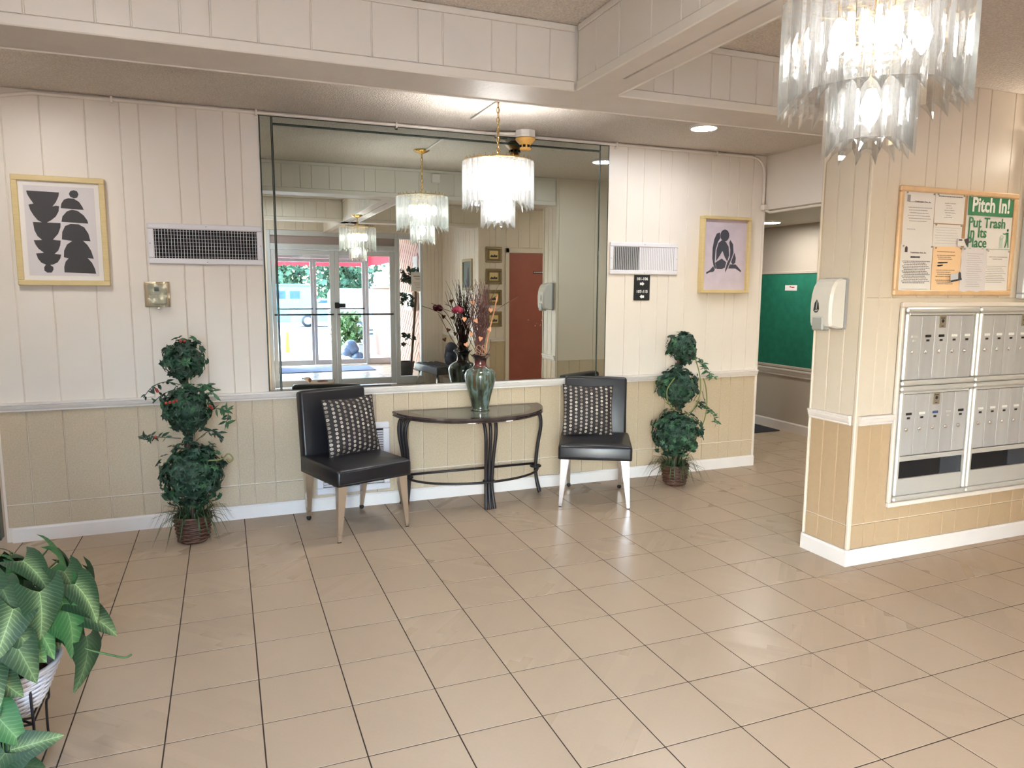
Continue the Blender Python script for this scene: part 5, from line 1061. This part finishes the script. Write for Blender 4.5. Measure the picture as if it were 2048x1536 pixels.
# vestibule
b = MB(); b.box((.9, OUTY, 0), (1.1, DOORY-.12, CEIL)); struct('wall_vestibule', b, M['cream'])
b = MB(); b.box((3.79, OUTY-.3, 0), (3.95, DOORY-.1, CEIL)); wv = struct('wall_cedar', b, M['grout']); FV = frame((3.79, 0, 0), (-1, 0, 0))
ym = 7.85; y0v, y1v = 6.45, 9.5; wd = .125; ang = math.radians(45)
def clip(poly, fn):
    out = []
    for i in range(len(poly)):
        p, q = poly[i], poly[(i+1) % len(poly)]; a, c = fn(p), fn(q)
        if a >= 0: out.append(p)
        if a*c < 0: t = a/(a-c); out.append((p[0]+(q[0]-p[0])*t, p[1]+(q[1]-p[1])*t))
    return out
for side in (0, 1):
    sg = -1 if side == 0 else 1
    for k in range(-30, 40):
        o_ = k*wd*1.4142
        pl_ = [(ym, o_+.016), (ym, o_+wd*1.4142-.016), (ym+sg*4, o_+wd*1.4142-.016-4), (ym+sg*4, o_+.016-4)]
        for fn in (lambda p: p[0]-(y0v if side == 0 else ym+.004), lambda p: (ym-.004 if side == 0 else y1v)-p[0], lambda p: p[1]-.02, lambda p: 2.44-p[1]):
            pl_ = clip(pl_, fn)
            if len(pl_) < 3: break
        if len(pl_) < 3: continue
        b = MB(); b.M = FV; ar = sum(pl_[i][0]*pl_[(i+1) % len(pl_)][1]-pl_[(i+1) % len(pl_)][0]*pl_[i][1] for i in range(len(pl_)))
        b.poly(pl_ if ar > 0 else pl_[::-1], .012); obj('board', b, M['pinkwood'], wv)
d3 = struct('door_3', MB().box((1.1, OUTY-.06, 0), (1.16, OUTY+.03, 2.4), .004).box((3.14, OUTY-.06, 0), (3.2, OUTY+.03, 2.4), .004).box((1.16, OUTY-.06, 2.06), (3.14, OUTY+.03, 2.4), .006), M['dooralu']); d3['label'] = 'outer pair of glass street doors across the vestibule'
for x0, x1 in ((1.165, 2.148), (2.152, 3.135)):
    b = MB()
    for a, c in (((x0, .012), (x0+.055, 2.055)), ((x1-.055, .012), (x1, 2.055)), ((x0+.055, 1.99), (x1-.055, 2.055)), ((x0+.055, .012), (x1-.055, .11))): b.box((a[0], OUTY-.04, a[1]), (c[0], OUTY, c[1]), .004)
    lf = obj('door_leaf', b, M['dooralu'], d3); b = MB(); b.box((x0+.05, OUTY-.022, .1), (x1-.05, OUTY-.017, 2.0)); obj('glass_pane', b, M['glass'], lf)
    b = MB(); b.tube([(x0+.03, OUTY, 1.1), (x0+.03, OUTY+.05, 1.1), (x1-.03, OUTY+.05, 1.1), (x1-.03, OUTY, 1.1)], .011, 8); obj('push_bar', b, M['iron'], lf)
w2 = struct('window_2', MB().box((3.2, OUTY-.05, 0), (3.79, OUTY+.02, .12), .004).box((3.74, OUTY-.05, .12), (3.79, OUTY+.02, 2.4), .004).box((3.2, OUTY-.05, 2.2), (3.74, OUTY+.02, 2.4), .004), M['dooralu'])
b = MB(); b.box((3.2, OUTY-.02, .11), (3.75, OUTY-.015, 2.21)); obj('glass_pane', b, M['glass'], w2)
b = MB(); b.box((-.85, -.42, 0), (.85, .42, .012), .004); tag(obj('door_mat', b, M['bluemat'], loc=(2.25, -8.75, 0)), 'blue-grey mat inside the street doors of the vestibule', 'mat')
pt = thing('potted_tree', 'spindly artificial tree in a dark pot inside the vestibule', 'plant', (3.42, -7.3, 0))
b = MB(); b.lathe([(0, .0), (.10, .0), (.135, .22), (.145, .225), (.145, .25), (.13, .25), (.12, .2), (0, .2)], 24, cap=False); obj('pot', b, M['terracotta'], pt)
b = MB(); b.tube(smooth_path([(.08, 0, .15), (.12, 0, .6), (.16, 0, 1.1), (.18, 0, 1.45), (.15, 0, 1.72)], 5), .022, 8); b.tube(smooth_path([(.18, 0, 1.4), (.08, .03, 1.6), (-.02, .04, 1.72)], 4), .01, 6); b.tube(smooth_path([(.12, 0, .6), (.06, .02, .66)], 4), .008, 6); obj('trunk', b, M['bark'], pt)
b = MB(); rr_ = random.Random(4)
for c_, n_ in (((0, .05, 1.70), 26), ((.16, .03, 1.74), 22), ((.02, .06, 1.3), 16), ((.06, .02, .62), 8)):
    for k in range(n_): ivy_leaf(b, Vector(c_)+Vector((rr_.uniform(-.11, .11), rr_.uniform(-.08, .08), rr_.uniform(-.1, .1))), Vector((rr_.uniform(-1, 1), rr_.uniform(0, 1), rr_.uniform(0, 1))), .10, rr_)
obj('foliage', b, M['ivy'], pt)['kind'] = 'stuff'
nt_ = thing('door_notice', 'white notice taped to the glass beside the entrance doors', 'notice', (3.40, DOORY-.048, 1.6)); Fp = frame((0, 0, 0), (0, 1, 0)); b = MB(); b.M = Fp; b.box((-.11, -.15, 0), (.11, .15, .002)); obj('sheet', b, M['paper'], nt_)
b = MB(); b.M = at(Fp, 0, 0, .0022)
for k, z in enumerate((.08, .05, .03, -.02, -.05, -.09)): b.box((-.08, z, 0), (.075-.02*(k % 3), z+(.010 if k == 0 else .004), .0003))
obj('printed_lines', b, M['ink'], nt_)
ic = thing('intercom_box', 'white entry phone box on the pink cedar wall', 'intercom', (3.79-.012, -8.1, 1.1)); Fp = frame((0, 0, 0), (-1, 0, 0)); b = MB(); b.M = Fp; b.box((-.3, 0, 0), (.3, .33, .12), .01); obj('housing', b, M['white'], ic); b = MB(); b.M = Fp; b.box((.34, .1, 0), (.5, .22, .06), .005); obj('keypad', b, M['lcd'], ic)
tgs = thing('paper_tag', 'narrow white tag hanging high on the pink cedar wall', 'tag', (3.79-.013, -7.95, 1.75)); b = MB(); b.M = Fp; b.box((-.16, -.12, 0), (.16, .32, .02), .004); obj('sheet', b, M['paper'], tgs); b = MB(); b.M = at(Fp, 0, .1, .0202); b.box((-.08, 0, 0), (.08, .03, .001)); obj('printed_mark', b, M['greyink'], tgs)
# closing walls out of view
b = MB(); b.box((XR, REDY-.1, 0), (XR+.15, MY0+.1, CEIL)); struct('wall_far', b, M['cream'])

# ---------------------------------------------------------------- outdoors, seen through the doors in the mirror
b = MB(); b.add([(-25, OUTY-.06, -.03), (30, OUTY-.06, -.03), (30, -14.5, -.05), (-25, -14.5, -.05)], [(0, 3, 2, 1)]); struct('ground_walk', b, M['concrete'])
b = MB(); b.add([(-40, -14.5, -.05), (60, -14.5, -.05), (60, -18, -.45), (-40, -18, -.45), (60, -70, -.45), (-40, -70, -.45)], [(0, 3, 2, 1), (3, 5, 4, 2)]); struct('ground_road', b, M['asphalt'])
b = MB(); b.box((1.0, -10.25, -.03), (3.1, -9.85, -.02)); struct('ground_gravel', b, mat('speckled_gravel', S(176, 172, 168), .95, var=.5, vscale=60))
sw = MB(); sw.box((3.84, -12.5, -.05), (4.06, -10.1, 1.5), .02); sw.box((3.80, -12.55, 1.5), (4.10, -10.05, 1.545), .01); struct('wall_stucco', sw, M['stucco'])
aw = thing('awning', 'red and white canvas awning over the street entrance', 'awning', (0, 0, 0))
b = MB(); b.box((.3, -12.6, 2.33), (3.85, -9.62, 2.36)); obj('canopy', b, M['canvas'], aw)
b = MB(); n = 44
V = []; 
for k in range(n+1): V += [(.3+3.55*k/n, -12.6, 2.34), (.3+3.55*k/n, -12.6, 2.03-.03*abs(math.sin(k*1.5)))]
b.add(V, [(2*k, 2*k+1, 2*k+3, 2*k+2) for k in range(n)]); V = []
for k in range(30): V += [(3.85, -12.6+2.9*k/29, 2.34), (3.85, -12.6+2.9*k/29, 2.05-.03*abs(math.sin(k*1.5)))]
b.add(V, [(2*k, 2*k+1, 2*k+3, 2*k+2) for k in range(29)]); obj('valance', b, M['awning'], aw)
b = MB()
for x, y in ((.4, -12.5), (3.75, -12.6)): b.tube([(x, y, -.04), (x, y, 2.33)], .03, 8)
obj('posts', b, M['white_canvas'], aw)
bo = thing('bollard', 'yellow steel bollard standing in the driveway', 'bollard', (1.9, -13.1, -.05)); b = MB(); b.lathe([(.055, .02), (.055, .48), (.04, .52), (0, .53)], 16); obj('post', b, M['yellow'], bo); b = MB(); b.lathe([(.1, 0), (.1, .02), (.056, .03)], 16); obj('base_collar', b, M['concrete'], bo)
def car(label, loc, rz, L_, W_, H_, mt, van=False):
    t_ = thing('van' if van else 'car', label, 'van' if van else 'car', loc, rz)
    if van: pr = [(-L_/2, .3), (-L_/2+.02, H_*.9), (-L_/2+.15, H_), (L_*.22, H_), (L_*.36, H_*.6), (L_*.48, H_*.5), (L_/2, .3)]
    else: pr = [(-L_/2, .28), (-L_/2+.05, H_*.6), (-L_*.32, H_*.66), (-L_*.18, H_*.97), (L_*.1, H_), (L_*.26, H_*.66), (L_*.46, H_*.55), (L_/2, .28)]
    b = MB(); k = len(pr); V = []
    for y, ins in ((-W_/2, 1), (-W_/2+.1, 0), (W_/2-.1, 0), (W_/2, 1)): V += [(x*(.99 if ins else 1), y*(1 if z < H_*.7 or van else .86), z*(.985 if ins else 1)) for x, z in pr]
    F_ = []
    for i in range(3): F_ += [(i*k+q, (i+1)*k+q, (i+1)*k+(q+1) % k, i*k+(q+1) % k) for q in range(k)]
    F_ += [list(range(k))[::-1], [3*k+q for q in range(k)]]; b.add(V, F_); obj('body', b, mt, t_)
    for s_ in (-1, 1):
        yy = s_*(W_/2*(1 if van else .90)+.004); b = MB()
        pl_ = [(L_*.12, H_*.62), (L_*.33, H_*.62), (L_*.23, H_*.9), (L_*.12, H_*.9)] if van else [(-L_*.27, H_*.68), (L_*.22, H_*.68), (L_*.09, H_*.94), (-L_*.16, H_*.93)]
        b.add([(x, yy-s_*.03, z) for x, z in pl_]+[(x, yy+s_*.012, z) for x, z in pl_], [(0, 1, 2, 3), (7, 6, 5, 4), (0, 4, 5, 1), (1, 5, 6, 2), (2, 6, 7, 3), (3, 7, 4, 0)]); obj('side_window', b, M['carglass'], t_)
        for x in (-L_*.31, L_*.31):
            b = MB(); b.M = Matrix.Translation((x, s_*(W_/2-.1), .32)) @ Matrix.Rotation(PI/2, 4, 'X'); b.lathe([(0, -.11), (.3, -.11), (.32, -.08), (.32, .08), (.3, .11), (0, .11)], 20); wh = obj('wheel', b, M['rubber'], t_)
            b = MB(); b.M = Matrix.Translation((x, s_*(W_/2+.012), .32)) @ Matrix.Rotation(PI/2, 4, 'X'); b.lathe([(0, -.01), (.19, -.008), (.19, .008), (0, .01)], 14); obj('hub_cap', b, M['chrome'], wh)
    for s_ in (-1, 1):
        b = MB(); b.box((-L_/2-.01, s_*W_*.36-.08, H_*.42), (-L_/2+.05, s_*W_*.36+.08, H_*.58), .01); obj('tail_lamp', b, M['tail'], t_)
    return t_
car('white panel van parked on the road beyond the entrance', (7.3, -26.5, -.45), 0, 5.2, 1.9, 1.95, M['van'], True)
car('silver car mostly hidden behind the van tail', (7.3, -29.5, -.45), math.radians(8), 4.4, 1.75, 1.42, M['carA'])
car('silver car left of the van, the farther of two', (5.9, -33.5, -.45), math.radians(8), 4.4, 1.75, 1.45, M['carA'])
def leafy(name, label, cat, loc, n, ext, s, mt, seed, group=None):
    b = MB(); rr_ = random.Random(seed)
    for k in range(n):
        d = Vector((rr_.gauss(0, .45), rr_.gauss(0, .45), rr_.uniform(0, 1))); p = Vector((max(-1, min(1, d.x))*ext[0], max(-1, min(1, d.y))*ext[1], d.z*ext[2])); ivy_leaf(b, p, Vector((rr_.uniform(-1, 1), rr_.uniform(-.2, 1), rr_.uniform(-.2, 1))), s*rr_.uniform(.7, 1.3), rr_)
    t_ = thing(name, label, cat, loc, group=group); o_ = obj('foliage', b, mt, t_); o_['kind'] = 'stuff'
    b = MB(); b.tube([(0, 0, -.05), (0, 0, ext[2]*.6)], ext[0]*.06, 7); obj('trunk', b, M['bark'], t_); return t_
for k in range(8):
    leafy('tree', 'broad leafy tree in the overexposed row across the road', 'tree', (-6+5.0*k, -46-(k % 2)*4, -.45), 1700, (2.7, 1.5, 6.2+(k % 2)), .46, M['hedge'], 20+k, 'trees across the road')
leafy('shrub', 'green shrub with orange tips between the doors and the van', 'shrub', (3.25, -12.3, -.05), 420, (.4, .35, .98), .13, M['bush'], 50)
tr = thing('trash_bags', 'blue-grey pile of filled bags outside by the shrub', 'bags', (3.0, -10.75, -.03)); tr.name = 'filled_bags'
b = MB(); rr_ = random.Random(6)
for k in range(6): b.sphere((rr_.uniform(-.06, .22), rr_.uniform(-.1, .1), .08+.085*k*.6), .12, 9, 6, (1.1, 1, .85))
obj('bag_heap', b, M['bag'], tr)
cr = thing('crate', 'pale low crate beside the filled bags outdoors', 'crate', (3.36, -11.2, -.03)); b = MB(); b.box((-.1, -.1, 0), (.1, .1, .30), .01); obj('box', b, mat('weathered_grey', S(170, 168, 176), .8), cr)
b = MB(); b.box((-.11, -.11, .30), (.11, .11, .32), .005); obj('lid', b, M['concrete'], cr)
sg = thing('round_sign', 'round white sign disc on a post behind the stucco wall', 'sign', (4.75, -15.9, -.1)); b = MB(); b.tube([(0, 0, 0), (0, 0, 1.6)], .03, 8); obj('post', b, M['dooralu'], sg); b = MB(); b.M = Matrix.Translation((0, .04, 1.85)) @ Matrix.Rotation(PI/2, 4, 'X'); b.lathe([(0, -.012), (.23, -.012), (.23, .012), (0, .012)], 28); obj('disc', b, M['white'], sg)
sh_ = thing('shed', 'pale teal shed with two dark windows beyond the cars', 'shed', (4.3, -40, -.45)); b = MB(); b.box((-1.9, -1, 0), (1.3, 1, 2.1), .02); b.box((-2.0, -1.1, 2.1), (1.4, 1.1, 2.2), .02); obj('walls', b, M['tealfence'], sh_)
for x in (-1.0, -.2): b = MB(); b.box((x, 1.0, 1.35), (x+.55, 1.02, 1.8)); obj('window', b, M['carglass'], sh_)
